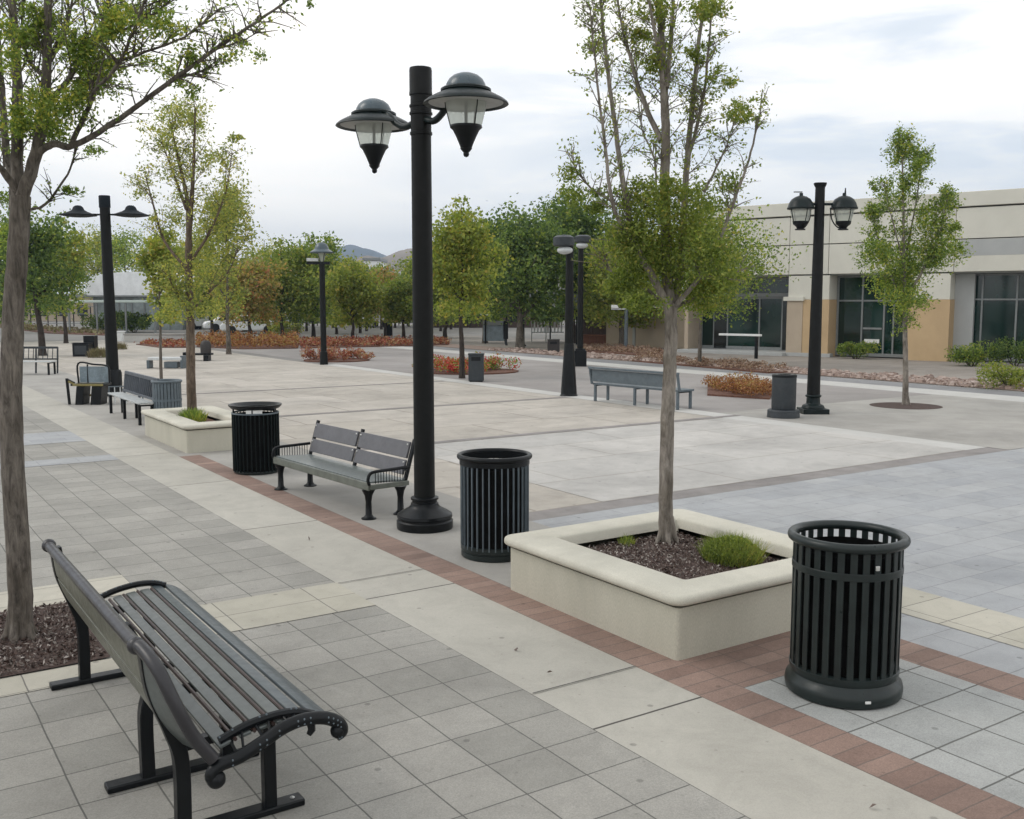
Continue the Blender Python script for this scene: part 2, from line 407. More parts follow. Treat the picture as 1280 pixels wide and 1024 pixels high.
# ------------------------------------------------------------------ mesh builder
class MB:
    def __init__(self):
        self.v, self.f = [], []

    def add(self, vs, fs):
        o = len(self.v)
        self.v += [tuple(p) for p in vs]
        self.f += [tuple(i + o for i in q) for q in fs]
        return self

    def box(self, x0, x1, y0, y1, z0, z1, mtx=None):
        vs = [Vector(p) for p in ((x0, y0, z0), (x1, y0, z0), (x1, y1, z0), (x0, y1, z0), (x0, y0, z1), (x1, y0, z1), (x1, y1, z1), (x0, y1, z1))]
        if mtx:
            vs = [mtx @ p for p in vs]
        return self.add(vs, [(0, 3, 2, 1), (4, 5, 6, 7), (0, 1, 5, 4), (1, 2, 6, 5), (2, 3, 7, 6), (3, 0, 4, 7)])

    def bar(self, p0, p1, w, h, up=(0, 0, 1)):
        p0, p1 = Vector(p0), Vector(p1)
        d = (p1 - p0).normalized()
        s = d.cross(Vector(up))
        if s.length < 1e-4:
            s = d.cross(Vector((1, 0, 0)))
        s.normalize()
        u = s.cross(d)
        vs = []
        for p in (p0, p1):
            for a, b in ((-1, -1), (1, -1), (1, 1), (-1, 1)):
                vs.append(p + s * a * w / 2 + u * b * h / 2)
        return self.add(vs, [(3, 2, 1, 0), (4, 5, 6, 7), (0, 1, 5, 4), (1, 2, 6, 5), (2, 3, 7, 6), (3, 0, 4, 7)])

    def tube(self, pts, r, n=10, caps=True):
        pts = [Vector(p) for p in pts]
        if not hasattr(r, '__len__'):
            r = [r] * len(pts)
        vs, fs = [], []
        ref = Vector((0.31, 0.17, 0.93))
        prev = None
        for i, p in enumerate(pts):
            if i == 0:
                d = pts[1] - p
            elif i == len(pts) - 1:
                d = p - pts[i - 1]
            else:
                d = (pts[i + 1] - p).normalized() + (p - pts[i - 1]).normalized()
            d.normalize()
            if prev is None:
                s = d.cross(ref)
                if s.length < 0.05:
                    s = d.cross(Vector((1, 0, 0)))
            else:
                s = prev - d * prev.dot(d)
            s.normalize()
            prev = s
            u = d.cross(s)
            for k in range(n):
                a = 2 * PI * k / n
                vs.append(p + (s * math.cos(a) + u * math.sin(a)) * r[i])
        for i in range(len(pts) - 1):
            for k in range(n):
                k2 = (k + 1) % n
                fs.append((i * n + k, i * n + k2, (i + 1) * n + k2, (i + 1) * n + k))
        if caps:
            fs.append(tuple(reversed(range(n))))
            fs.append(tuple(range((len(pts) - 1) * n, len(pts) * n)))
        return self.add(vs, fs)

    def lathe(self, prof, n=32, c=(0, 0, 0), axis=None, wob=0.0):
        vs, fs = [], []
        for (r, z) in prof:
            for k in range(n):
                a = 2 * PI * k / n
                p = Vector((r * math.cos(a), r * math.sin(a), z))
                if axis:
                    p = axis @ p
                vs.append(p + Vector(c))
        m = len(prof)
        for i in range(m - 1):
            for k in range(n):
                k2 = (k + 1) % n
                fs.append((i * n + k, i * n + k2, (i + 1) * n + k2, (i + 1) * n + k))
        if prof[0][0] > 1e-5:
            fs.append(tuple(reversed(range(n))))
        if prof[-1][0] > 1e-5:
            fs.append(tuple(range((m - 1) * n, m * n)))
        return self.add(vs, fs)

    def ring(self, R, r, z, n=40, k=8, c=(0, 0, 0), sz=1.0):
        vs, fs = [], []
        for i in range(n):
            a = 2 * PI * i / n
            for j in range(k):
                b = 2 * PI * j / k
                rr = R + r * math.cos(b)
                vs.append((c[0] + rr * math.cos(a), c[1] + rr * math.sin(a), c[2] + z + r * sz * math.sin(b)))
        for i in range(n):
            for j in range(k):
                i2, j2 = (i + 1) % n, (j + 1) % k
                fs.append((i * k + j, i2 * k + j, i2 * k + j2, i * k + j2))
        return self.add(vs, fs)

    def band(self, R, t, z0, z1, n=40):
        """hollow cylindrical band"""
        vs, fs = [], []
        for i in range(n):
            a = 2 * PI * i / n
            for (rr, z) in ((R, z0), (R, z1), (R - t, z1), (R - t, z0)):
                vs.append((rr * math.cos(a), rr * math.sin(a), z))
        for i in range(n):
            i2 = (i + 1) % n
            for j in range(4):
                j2 = (j + 1) % 4
                fs.append((i * 4 + j, i2 * 4 + j, i2 * 4 + j2, i * 4 + j2))
        return self.add(vs, fs)

    def ball(self, c, r, n=10, m=6, s=(1, 1, 1)):
        vs, fs = [], []
        for i in range(m + 1):
            t = PI * i / m
            for k in range(n):
                a = 2 * PI * k / n
                vs.append((c[0] + r * s[0] * math.sin(t) * math.cos(a), c[1] + r * s[1] * math.sin(t) * math.sin(a), c[2] + r * s[2] * math.cos(t)))
        for i in range(m):
            for k in range(n):
                k2 = (k + 1) % n
                fs.append((i * n + k, (i + 1) * n + k, (i + 1) * n + k2, i * n + k2))
        return self.add(vs, fs)

    def strip(self, prof, y0, y1, t):
        """bent plate: profile of (x,z) swept along y, thickness t"""
        P = [Vector((x, 0, z)) for x, z in prof]
        nrm = []
        for i in range(len(P)):
            d = (P[min(i + 1, len(P) - 1)] - P[max(i - 1, 0)]).normalized()
            nrm.append(Vector((-d.z, 0, d.x)))
        vs = []
        for y in (y0, y1):
            for p, n_ in zip(P, nrm):
                vs.append(p + n_ * t / 2 + Vector((0, y, 0)))
            for p, n_ in zip(P, nrm):
                vs.append(p - n_ * t / 2 + Vector((0, y, 0)))
        n = len(P)
        fs = []
        for i in range(n - 1):
            fs.append((i, i + 1, 2 * n + i + 1, 2 * n + i))
            fs.append((n + i, 3 * n + i, 3 * n + i + 1, n + i + 1))
            fs.append((i, n + i, n + i + 1, i + 1))
            fs.append((2 * n + i, 2 * n + i + 1, 3 * n + i + 1, 3 * n + i))
        fs.append((0, 2 * n, 3 * n, n))
        fs.append((n - 1, 2 * n - 1, 4 * n - 1, 3 * n - 1))
        return self.add(vs, fs)

    def prism(self, poly, z0, z1):
        n = len(poly)
        vs = [(x, y, z0) for x, y in poly] + [(x, y, z1) for x, y in poly]
        fs = [tuple(reversed(range(n))), tuple(range(n, 2 * n))]
        for i in range(n):
            j = (i + 1) % n
            fs.append((i, j, n + j, n + i))
        return self.add(vs, fs)

    def build(self, name, mat, parent=None, bevel=0.0, angle=38, segs=2, fix=True):
        me = bpy.data.meshes.new(name)
        me.from_pydata(self.v, [], self.f)
        me.materials.append(mat)
        if fix:
            import bmesh
            bm = bmesh.new()
            bm.from_mesh(me)
            bmesh.ops.recalc_face_normals(bm, faces=bm.faces)
            bm.to_mesh(me)
            bm.free()
        me.polygons.foreach_set('use_smooth', [True] * len(me.polygons))
        me.set_sharp_from_angle(angle=math.radians(angle))
        o = bpy.data.objects.new(name, me)
        COL.objects.link(o)
        o.parent = parent
        if bevel:
            md = o.modifiers.new('edge', 'BEVEL')
            md.width = bevel
            md.segments = segs
            md.limit_method = 'ANGLE'
            md.angle_limit = math.radians(40)
        return o


def thing(name, label, cat, loc=(0, 0, 0), rz=0.0, group=None):
    o = bpy.data.objects.new(name, None)
    o.empty_display_size = 0.1
    COL.objects.link(o)
    o.location = loc
    o.rotation_euler = (0, 0, rz)
    tag(o, label, cat, group)
    return o


def tag(o, label=None, cat=None, group=None, kind=None):
    if label:
        o['label'] = label
    if cat:
        o['category'] = cat
    if group:
        o['group'] = group
    if kind:
        o['kind'] = kind
    return o


def spline(pts, n):
    """Catmull-Rom through points -> n per span"""
    P = [Vector(p) for p in pts]
    P = [P[0] * 2 - P[1]] + P + [P[-1] * 2 - P[-2]]
    out = []
    for i in range(1, len(P) - 2):
        for k in range(n):
            t = k / n
            a, b, c, d = P[i - 1], P[i], P[i + 1], P[i + 2]
            out.append(0.5 * ((2 * b) + (c - a) * t + (2 * a - 5 * b + 4 * c - d) * t * t + (3 * b - a - 3 * c + d) * t ** 3))
    out.append(P[-2])
    return out


# ------------------------------------------------------------------ leaves
def leaf_object(name, C, size, mat, parent=None, aspect=0.5, up=0.0, grass=False):
    """C: (n,3) centres; each leaf a small rhombic face"""
    C = np.asarray(C, float)
    n = len(C)
    a = RNG.normal(size=(n, 3))
    a[:, 2] -= up
    a /= np.linalg.norm(a, axis=1)[:, None]
    r = RNG.normal(size=(n, 3))
    b = np.cross(a, r)
    b /= np.linalg.norm(b, axis=1)[:, None]
    nn = np.cross(a, b)
    L = size * RNG.uniform(0.6, 1.3, n)[:, None]
    V = np.empty((n, 4, 3))
    V[:, 0] = C - a * L / 2
    V[:, 1] = C + b * L * aspect / 2 + nn * L * 0.10
    V[:, 2] = C + a * L / 2
    V[:, 3] = C - b * L * aspect / 2 + nn * L * 0.10
    me = bpy.data.meshes.new(name)
    me.vertices.add(4 * n)
    me.vertices.foreach_set('co', V.ravel())
    me.loops.add(4 * n)
    me.loops.foreach_set('vertex_index', np.arange(4 * n, dtype=np.int32))
    me.polygons.add(n)
    me.polygons.foreach_set('loop_start', np.arange(0, 4 * n, 4, dtype=np.int32))
    me.update(calc_edges=True)
    me.materials.append(mat)
    o = bpy.data.objects.new(name, me)
    COL.objects.link(o)
    o.parent = parent
    return o


def grass_object(name, base, h, w, mat, parent=None, spread=0.35):
    """upright blades from base points"""
    C = np.asarray(base, float)
    n = len(C)
    d = RNG.normal(size=(n, 3)) * spread
    d[:, 2] = 1.0
    d /= np.linalg.norm(d, axis=1)[:, None]
    r = RNG.normal(size=(n, 3))
    b = np.cross(d, r)
    b /= np.linalg.norm(b, axis=1)[:, None]
    H = (h * RNG.uniform(0.5, 1.2, n))[:, None]
    V = np.empty((n, 4, 3))
    V[:, 0] = C - b * w / 2
    V[:, 1] = C + b * w / 2
    V[:, 2] = C + d * H + b * w * 0.15
    V[:, 3] = C + d * H - b * w * 0.15
    me = bpy.data.meshes.new(name)
    me.vertices.add(4 * n)
    me.vertices.foreach_set('co', V.ravel())
    me.loops.add(4 * n)
    me.loops.foreach_set('vertex_index', np.arange(4 * n, dtype=np.int32))
    me.polygons.add(n)
    me.polygons.foreach_set('loop_start', np.arange(0, 4 * n, 4, dtype=np.int32))
    me.update(calc_edges=True)
    me.materials.append(mat)
    o = bpy.data.objects.new(name, me)
    COL.objects.link(o)
    o.parent = parent
    return o


def rnd_unit():
    v = Vector(RNG.normal(size=3))
    return v.normalized()


def twigs_on(mb, path, n, t0, length, leaves, per, spread, up=0.35, out=0.8, r=0.006, sub=2):
    """twigs along a limb path with leaf positions gathered in `leaves`"""
    m = len(path) - 1
    for _ in range(n):
        t = t0 + (1 - t0) * RNG.random()
        i = min(int(t * m), m - 1)
        p = path[i].lerp(path[i + 1], t * m - i)
        tan = (path[i + 1] - path[i]).normalized()
        d = (tan * 0.55 + rnd_unit() * out + Vector((0, 0, up))).normalized()
        L = length * RNG.uniform(0.45, 1.15) * (1.15 - 0.5 * t)
        q1 = p + d * L * 0.5 + rnd_unit() * L * 0.06
        q2 = p + d * L + Vector((0, 0, -0.10 * L)) + rnd_unit() * L * 0.1
        mb.tube([p, q1, q2], [r, r * 0.7, r * 0.3], 4, False)
        ends = [(p, q1, q2)]
        for _k in range(sub):
            s = RNG.random()
            o = p.lerp(q1, 0.3 + s * 0.7)
            dd = (d * 0.7 + rnd_unit() * 0.9 + Vector((0, 0, 0.15))).normalized()
            e = o + dd * L * RNG.uniform(0.3, 0.6)
            mb.tube([o, o.lerp(e, 0.5) + rnd_unit() * 0.02, e], [r * 0.55, r * 0.4, r * 0.2], 3, False)
            ends.append((o, o.lerp(e, 0.5), e))
        for (a, b_, c_) in ends:
            k = max(2, int(1.5 * per * RNG.uniform(0.5, 1.4) / len(ends)))
            for _j in range(k):
                s = 0.25 + 0.8 * RNG.random() ** 0.7
                q = a.lerp(b_, s * 2) if s < 0.5 else b_.lerp(c_, min(1.1, s * 2 - 1))
                leaves.append(q + Vector(RNG.normal(size=3)) * spread)


def scaled_tree(name, label, base, limbs, clumps, leaf, leaf_size, mat_l, mat_b, cat='tree', group=None, extra=None):
    """hand laid tree. limbs: (world points, r0, r1, ntwig, t0, twig_len, leaves_per_twig); clumps: (centre, radii, n)"""
    root = thing(name, label, cat, base, 0, group)
    base = Vector(base)
    mb = MB()
    leaves = []
    for (pts, r0, r1, nt_, t0, tl, per) in limbs:
        loc = [Vector(p) - base for p in pts]
        path = spline(loc, 5)
        k = len(path)
        path = [p + rnd_unit() * ((0.004 if r0 > 0.05 else 0.004) if 0 < i < k - 1 else 0) for i, p in enumerate(path)]
        rad = [r0 + (r1 - r0) * (i / (k - 1)) for i in range(k)]
        mb.tube(path, rad, 10 if r0 > 0.03 else 6)
        if nt_:
            twigs_on(mb, path, nt_, t0, tl, leaves, per, leaf_size * 0.8)
    for (c, rr, n) in clumps:
        n = int(n * 1.7)
        c = Vector(c) - base
        # a clump is a handful of smaller tufts
        k = max(3, n // 60)
        for _ in range(k):
            u = rnd_unit() * (RNG.random() ** 0.45)
            cc = c + Vector((u.x * rr[0], u.y * rr[0], u.z * rr[1]))
            s = 0.26 * (rr[0] + rr[1]) / 2
            leaves += [cc + Vector(p) for p in RNG.normal(size=(n // k, 3)) * (s, s, s * 0.75)]
    r_ = limbs[0][1]
    for k in range(5):
        a = 2 * PI * k / 5 + 0.4
        c_, s_ = math.cos(a), math.sin(a)
        mb.tube([(c_ * r_ * 0.45, s_ * r_ * 0.45, 0.22), (c_ * r_ * 0.9, s_ * r_ * 0.9, 0.06), (c_ * r_ * 1.7, s_ * r_ * 1.7, -0.03)], [r_ * 0.42, r_ * 0.42, r_ * 0.2], 8)
    mb.build('trunk', mat_b, root, fix=False, angle=60)
    leaf_object('crown', np.array([tuple(p) for p in leaves]), leaf_size, mat_l, root)
    return root


def generic_tree(name, label, base, H, crown_r, crown_z0, nleaf, leaf_size, mat_l, mat_b, trunk_r=0.09, cat='tree', group=None, lean=(0, 0), airy=0.0, shape=0.85, nb=9, full=0.62):
    """self grown tree: base point, total height, crown radius, crown start height"""
    root = thing(name, label, cat, base, 0, group)
    mb = MB()
    top = Vector((lean[0], lean[1], H * 0.97))
    mid = Vector((lean[0] * 0.3 + RNG.normal() * 0.04, lean[1] * 0.3 + RNG.normal() * 0.04, crown_z0))
    path = spline([(0, 0, -0.02), (lean[0] * 0.1, lean[1] * 0.1, crown_z0 * 0.5), mid, (mid + top) / 2 + Vector((RNG.normal() * 0.1, RNG.normal() * 0.1, 0)), top], 4)
    k = len(path)
    mb.tube(path, [trunk_r * (1.15 if i == 0 else 1) * max(0.12, (1 - i / (k - 1)) ** 0.8) for i in range(k)], 8)
    tufts = []
    for j in range(nb):
        f = (j + RNG.uniform(0.1, 0.9)) / nb
        z0 = crown_z0 * 0.92 + (H - crown_z0) * f * 0.75
        i = min(k - 2, int(np.searchsorted([p.z for p in path], z0)))
        p = path[max(0, i)]
        ang = 2.4 * j + RNG.uniform(-0.5, 0.5)
        fr = math.sin(PI * min(1, 0.18 + f * 0.82) ** shape)
        R = crown_r * max(full, fr) * RNG.uniform(0.7, 1.1)
        d = Vector((math.cos(ang), math.sin(ang), 0))
        e = p + d * R + Vector((0, 0, (H - p.z) * RNG.uniform(0.25, 0.6)))
        m1 = p.lerp(e, 0.45) + Vector((0, 0, -0.06 * R)) + rnd_unit() * 0.08 * R
        bp = spline([p, m1, e], 4)
        r = trunk_r * 0.45 * (1 - 0.5 * f)
        mb.tube(bp, [r * (1 - 0.8 * q / (len(bp) - 1)) for q in range(len(bp))], 5, False)
        for t in (0.45, 0.7, 0.95):
            q = bp[int(t * (len(bp) - 1))]
            tufts.append((q, crown_r * RNG.uniform(0.20, 0.38)))
            for _ in range(2):
                tufts.append((q + rnd_unit() * crown_r * 0.30, crown_r * RNG.uniform(0.12, 0.26)))
    for j in range(nb):
        f = (j + 0.5) / nb
        z = crown_z0 + (H - crown_z0) * (0.2 + 0.8 * f)
        i = min(k - 1, int(np.searchsorted([p.z for p in path], z)))
        tufts.append((path[i] + rnd_unit() * crown_r * 0.15, crown_r * RNG.uniform(0.12, 0.3) * (1.1 - 0.6 * f)))
    for j in range(6):
        a_ = RNG.uniform(0, 2 * PI)
        tufts.append((path[0].lerp(path[-1], 0) + Vector((math.cos(a_) * crown_r * 0.55, math.sin(a_) * crown_r * 0.55, crown_z0 * 1.02 + 0.12 * crown_r)), crown_r * 0.26))
    tufts = [tf for tf in tufts if RNG.random() > airy * 0.4]
    w = np.array([t[1] ** 2 for t in tufts])
    w /= w.sum()
    nleaf = int(nleaf * 1.9)
    pick = RNG.choice(len(tufts), nleaf, p=w)
    cen = np.array([tuple(t[0]) for t in tufts])[pick]
    rad = np.array([t[1] for t in tufts])[pick]
    off = RNG.normal(size=(nleaf, 3))
    off[:, 2] *= 0.8
    C = cen + off * rad[:, None] * 0.62
    C = C[C[:, 2] > crown_z0 * 0.75]
    mb.build('trunk', mat_b, root, fix=False, angle=60)
    leaf_object('crown', C, leaf_size, mat_l, root, 0.6)
    return root


# ------------------------------------------------------------------ ground
def sheet(name, x0, x1, y0, y1, z, mat):
    mb = MB()
    mb.add([(x0, y0, z), (x1, y0, z), (x1, y1, z), (x0, y1, z)], [(0, 1, 2, 3)])
    o = mb.build(name, mat, fix=False)
    return tag(o, kind='structure')


sheet('ground', -9000, 9000, -9000, 9000, 0.0, M['ground'])
Z1, Z2, Z3 = 0.004, 0.008, 0.012
sheet('pavement', -14, 3.45, -6, 24.5, Z1, M['pavers_grey'])
sheet('path', 3.45, 4.30, -6, 36, Z1, M['strip'])
sheet('path_brick', 4.30, 4.63, -6, 15.9, Z1, M['brick'])
sheet('path_brick_cross', 4.63, 6.27, 4.28, 4.86, Z1, M['brick'])
sheet('path_brick_outer', 5.91, 6.27, -6, 4.28, Z1, M['brick'])
sheet('pavement_inner', 4.63, 5.91, -6, 4.28, Z1, M['pavers_small'])
sheet('pavement_seating', 4.63, 6.27, 4.86, 24.5, Z1, M['walk'])
sheet('pavement_seating_far', 4.30, 4.63, 15.9, 24.5, Z1, M['walk'])
sheet('pavement_blue', 6.27, 24.0, -6, 9.0, Z1, M['pavers_far'])
sheet('pavement_cream', 6.80, 7.46, -6, 6.4, Z2, M['cream'])
sheet('pavement_cream_cross', 1.62, 3.45, 7.14, 7.93, Z2, M['cream'])
sheet('pavement_cream_far', -9, 1.95, 8.58, 9.22, Z2, M['cream'])
sheet('pavement_cream_near', -9, 1.62, 6.72, 7.06, Z2, M['cream'])
sheet('pavement_band', 5.6, 17.5, 9.0, 9.38, Z1 + 0.001, M['band_dark'])
sheet('plaza', 6.27, 15.25, 9.38, 40.0, Z1, M['plaza'])
sheet('plaza_pale', 7.6, 15.25, 9.38, 14.85, Z2, M['plaza_pale'])
sheet('plaza_band', 6.27, 17.2, 14.9, 15.12, Z2 + 0.001, M['band_dark'])
sheet('plaza_band_mid', 6.27, 15.25, 20.2, 20.42, Z2 + 0.001, M['band_dark'])
sheet('plaza_band_far', 6.27, 15.25, 26.4, 26.6, Z2 + 0.001, M['band_dark'])
sheet('plaza_left', 3.45 - 30, 6.27, 24.5, 70, 0.003, M['walk'])
sheet('plaza_back', 6.27, 15.25, 40, 66, 0.003, M['plaza'])
sheet('kerb_strip', 15.25, 15.85, 9.38, 36, Z2, M['curb'])
sheet('street', 15.85, 23.7, 9.0, 60, 0.006, M['street'])
sheet('street_walk', 15.85, 23.7, 9.0, 15.6, Z2 + 0.002, M['walk'])
sheet('kerb_walk', 23.7, 25.0, -6, 62, Z2, M['curb'])
sheet('road', 25.0, 26.4, -6, 64, 0.003, M['asphalt'])
sheet('forecourt', 26.4, 37.2, -6, 60, 0.0035, M['forecourt'])
for nm, x0, x1, y0, y1 in (('pavement_blue_band', -14, 3.45, 16.1, 16.7), ('pavement_stripe', -14, 3.45, 18.6, 20.2)):  # two bands of blue grey pavers across the grey field
    sheet(nm, x0, x1, y0, y1, Z2, M['pavers_far'])

for yj in (4.93, 7.88, 17.3):
    sheet('path_joint', 3.452, 4.298, yj, yj + 0.011, Z3, M['reveal'])

# landscaping stones along the kerb: gravel bed + scattered stones
sheet('terrain_gravel', 26.5, 28.6, 4, 60, 0.02, M['rock_bed'])


def stones(name, n, region, size, mat):
    x0, x1, y0, y1 = region
    mb = MB()
    for _ in range(n):
        c = (RNG.uniform(x0, x1), RNG.uniform(y0, y1), 0.03)
        s = size * RNG.uniform(0.5, 1.4)
        o = len(mb.v)
        mb.ball(c, s, 6, 4, (RNG.uniform(0.7, 1.3), RNG.uniform(0.7, 1.3), RNG.uniform(0.5, 0.9)))
        for i in range(o, len(mb.v)):
            v = mb.v[i]
            mb.v[i] = (v[0] + RNG.normal() * s * 0.1, v[1] + RNG.normal() * s * 0.1, v[2])
    return mb.build(name, mat, fix=False, angle=20)


tag(stones('gravel', 1500, (26.55, 28.5, 8, 42), 0.11, M['rock']), 'pinkish landscaping stones lying in the strip before the stucco building', 'stones', None, 'stuff')


# mulch bed of the foreground tree
def chips(name, n, poly_fn, z, parent=None, size=0.035):
    C = []
    while len(C) < n:
        p = poly_fn()
        C.append((p[0], p[1], z + RNG.uniform(0, 0.018)))
    o = leaf_object(name, C, size, M['chip'], parent, 0.4)
    return o


bed = sheet('mulch_bed', -6, 1.40, 7.06, 8.58, Z3 + 0.006, M['mulch'])
ch = chips('mulch', 9000, lambda: (1.38 - RNG.random() * 2.6, RNG.uniform(7.08, 8.56)), 0.02)
tag(ch, 'loose bark chips covering the square bed round the big tree', 'mulch', None, 'stuff')


# ------------------------------------------------------------------ planters
def planter(name, label, x0, x1, y0, y1, h, ix0, ix1, iy0, iy1, soil, chipmat=None):
    root = thing(name, label, 'planter', (x0, y0, 0), 0, 'cream concrete planters')
    W, D = x1 - x0, y1 - y0
    a, b, c, d = ix0 - x0, ix1 - x0, iy0 - y0, iy1 - y0
    o = 0.05
    mb = MB()
    # wall ring
    r = 0.03

    def rr(x0_, x1_, y0_, y1_, rad, k=4):
        pts = []
        for (cx, cy, a0) in ((x1_ - rad, y0_ + rad, -PI / 2), (x1_ - rad, y1_ - rad, 0), (x0_ + rad, y1_ - rad, PI / 2), (x0_ + rad, y0_ + rad, PI)):
            for i in range(k + 1):
                t = a0 + PI / 2 * i / k
                pts.append((cx + rad * math.cos(t), cy + rad * math.sin(t)))
        return pts

    outer = rr(0, W, 0, D, 0.035)
    inner = rr(a, b, c, d, 0.02)
    n = len(outer)
    vs = [(x, y, 0) for x, y in outer] + [(x, y, h - 0.10) for x, y in outer] + [(x, y, h - 0.10) for x, y in inner] + [(x, y, 0.1) for x, y in inner]
    fs = []
    for i in range(n):
        j = (i + 1) % n
        for L in range(3):
            fs.append((L * n + i, L * n + j, (L + 1) * n + j, (L + 1) * n + i))
    mb.add(vs, fs)
    mb.build('wall', M['planter'], root)
    # bull nosed rim
    prof = []
    R = 0.037
    for i in range(9):
        t = -PI / 2 + PI * i / 8
        prof.append((o - R * 0.55 + R * math.cos(t) * 0.9, h - 0.038 + R * math.sin(t)))
    rings = []
    for (off, z) in [(0.0, h - 0.085)] + prof:
        rings.append([(x, y, z) for x, y in rr(-off, W + off, -off, D + off, 0.05 + off)])
    for (ins, z) in ((0.02, h - 0.004), (0.0, h - 0.025), (0.0, h - 0.17)):
        rings.append([(x, y, z) for x, y in rr(a - ins, b + ins, c - ins, d + ins, 0.03)])
    mb = MB()
    vs = [p for rg in rings for p in rg]
    fs = []
    for L in range(len(rings) - 1):
        for i in range(n):
            j = (i + 1) % n
            fs.append((L * n + i, L * n + j, (L + 1) * n + j, (L + 1) * n + i))
    mb.add(vs, fs)
    mb.build('rim', M['planter_rim'], root, angle=50)
    mb = MB()
    gx, gy = 18, 18
    vs, fs = [], []
    for i in range(gx + 1):
        for j in range(gy + 1):
            x = a - 0.01 + (b - a + 0.02) * i / gx
            y = c - 0.01 + (d - c + 0.02) * j / gy
            vs.append((x, y, h - 0.15 + 0.05 * math.sin(PI * i / gx) * math.sin(PI * j / gy) + RNG.normal() * 0.006))
    for i in range(gx):
        for j in range(gy):
            q = i * (gy + 1) + j
            fs.append((q, q + gy + 1, q + gy + 2, q + 1))
    mb.add(vs, fs)
    mb.build('soil', soil, root, fix=False)
    if chipmat:
        C = []
        for _ in range(5200):
            u, v = RNG.random(), RNG.random()
            C.append((a + u * (b - a), c + v * (d - c), h - 0.143 + 0.05 * math.sin(PI * u) * math.sin(PI * v) + RNG.uniform(0, 0.012)))
        leaf_object('mulch', C, 0.03, M['chip'], root, 0.4)
    return root


planter('planter', 'square cream concrete planter beside the largest trash can, holding mulch and a green tuft', 4.60, 6.56, 4.86, 6.93, 0.47, 4.92, 6.29, 5.13, 6.69, M['mulch'], True)
planter('planter', 'cream concrete planter with red brown soil at the far end of the plank bench', 4.50, 5.72, 16.15, 18.85, 0.47, 4.80, 5.44, 16.45, 18.55, M['red_soil'])


def tuft(name, label, loc, rx, ry, h, n, mat, w=0.006, cat='shrub', leafy=0, lsize=0.03, mat2=None):
    root = thing(name, label, cat, loc)
    B = []
    for _ in range(n):
        t = RNG.uniform(0, 2 * PI)
        r = math.sqrt(RNG.random())
        B.append((rx * r * math.cos(t), ry * r * math.sin(t), h * 0.35 * (1 - r * r)))
    grass_object('blades', B, h * 0.75, w, mat, root, 0.45)
    if leafy:
        C = []
        for _ in range(leafy):
            t = RNG.uniform(0, 2 * PI)
            r = math.sqrt(RNG.random())
            C.append((rx * r * math.cos(t), ry * r * math.sin(t), h * (1 - 0.6 * r * r) * RNG.random() ** 0.5))
        leaf_object('leaves', C, lsize, mat2 or mat, root)
    return root


tuft('shrub', 'low bright green feathery shrub growing in the front planter', gp(915, 700, 0.36), 0.23, 0.25, 0.20, 2200, M['leaf_olive'], 0.004, 'shrub', 4200, 0.024)
tuft('grass_tuft', 'small green grass tuft in the far cream planter beside the trunk', (5.0, 17.5, 0.36), 0.20, 0.30, 0.22, 700, M['leaf_fresh'], 0.012)
tuft('seedling', 'tiny dull green seedling in the mulch left of the planter trunk', gp(783, 681, 0.36), 0.07, 0.07, 0.09, 130, M['leaf_olive'], 0.006, 'plant')


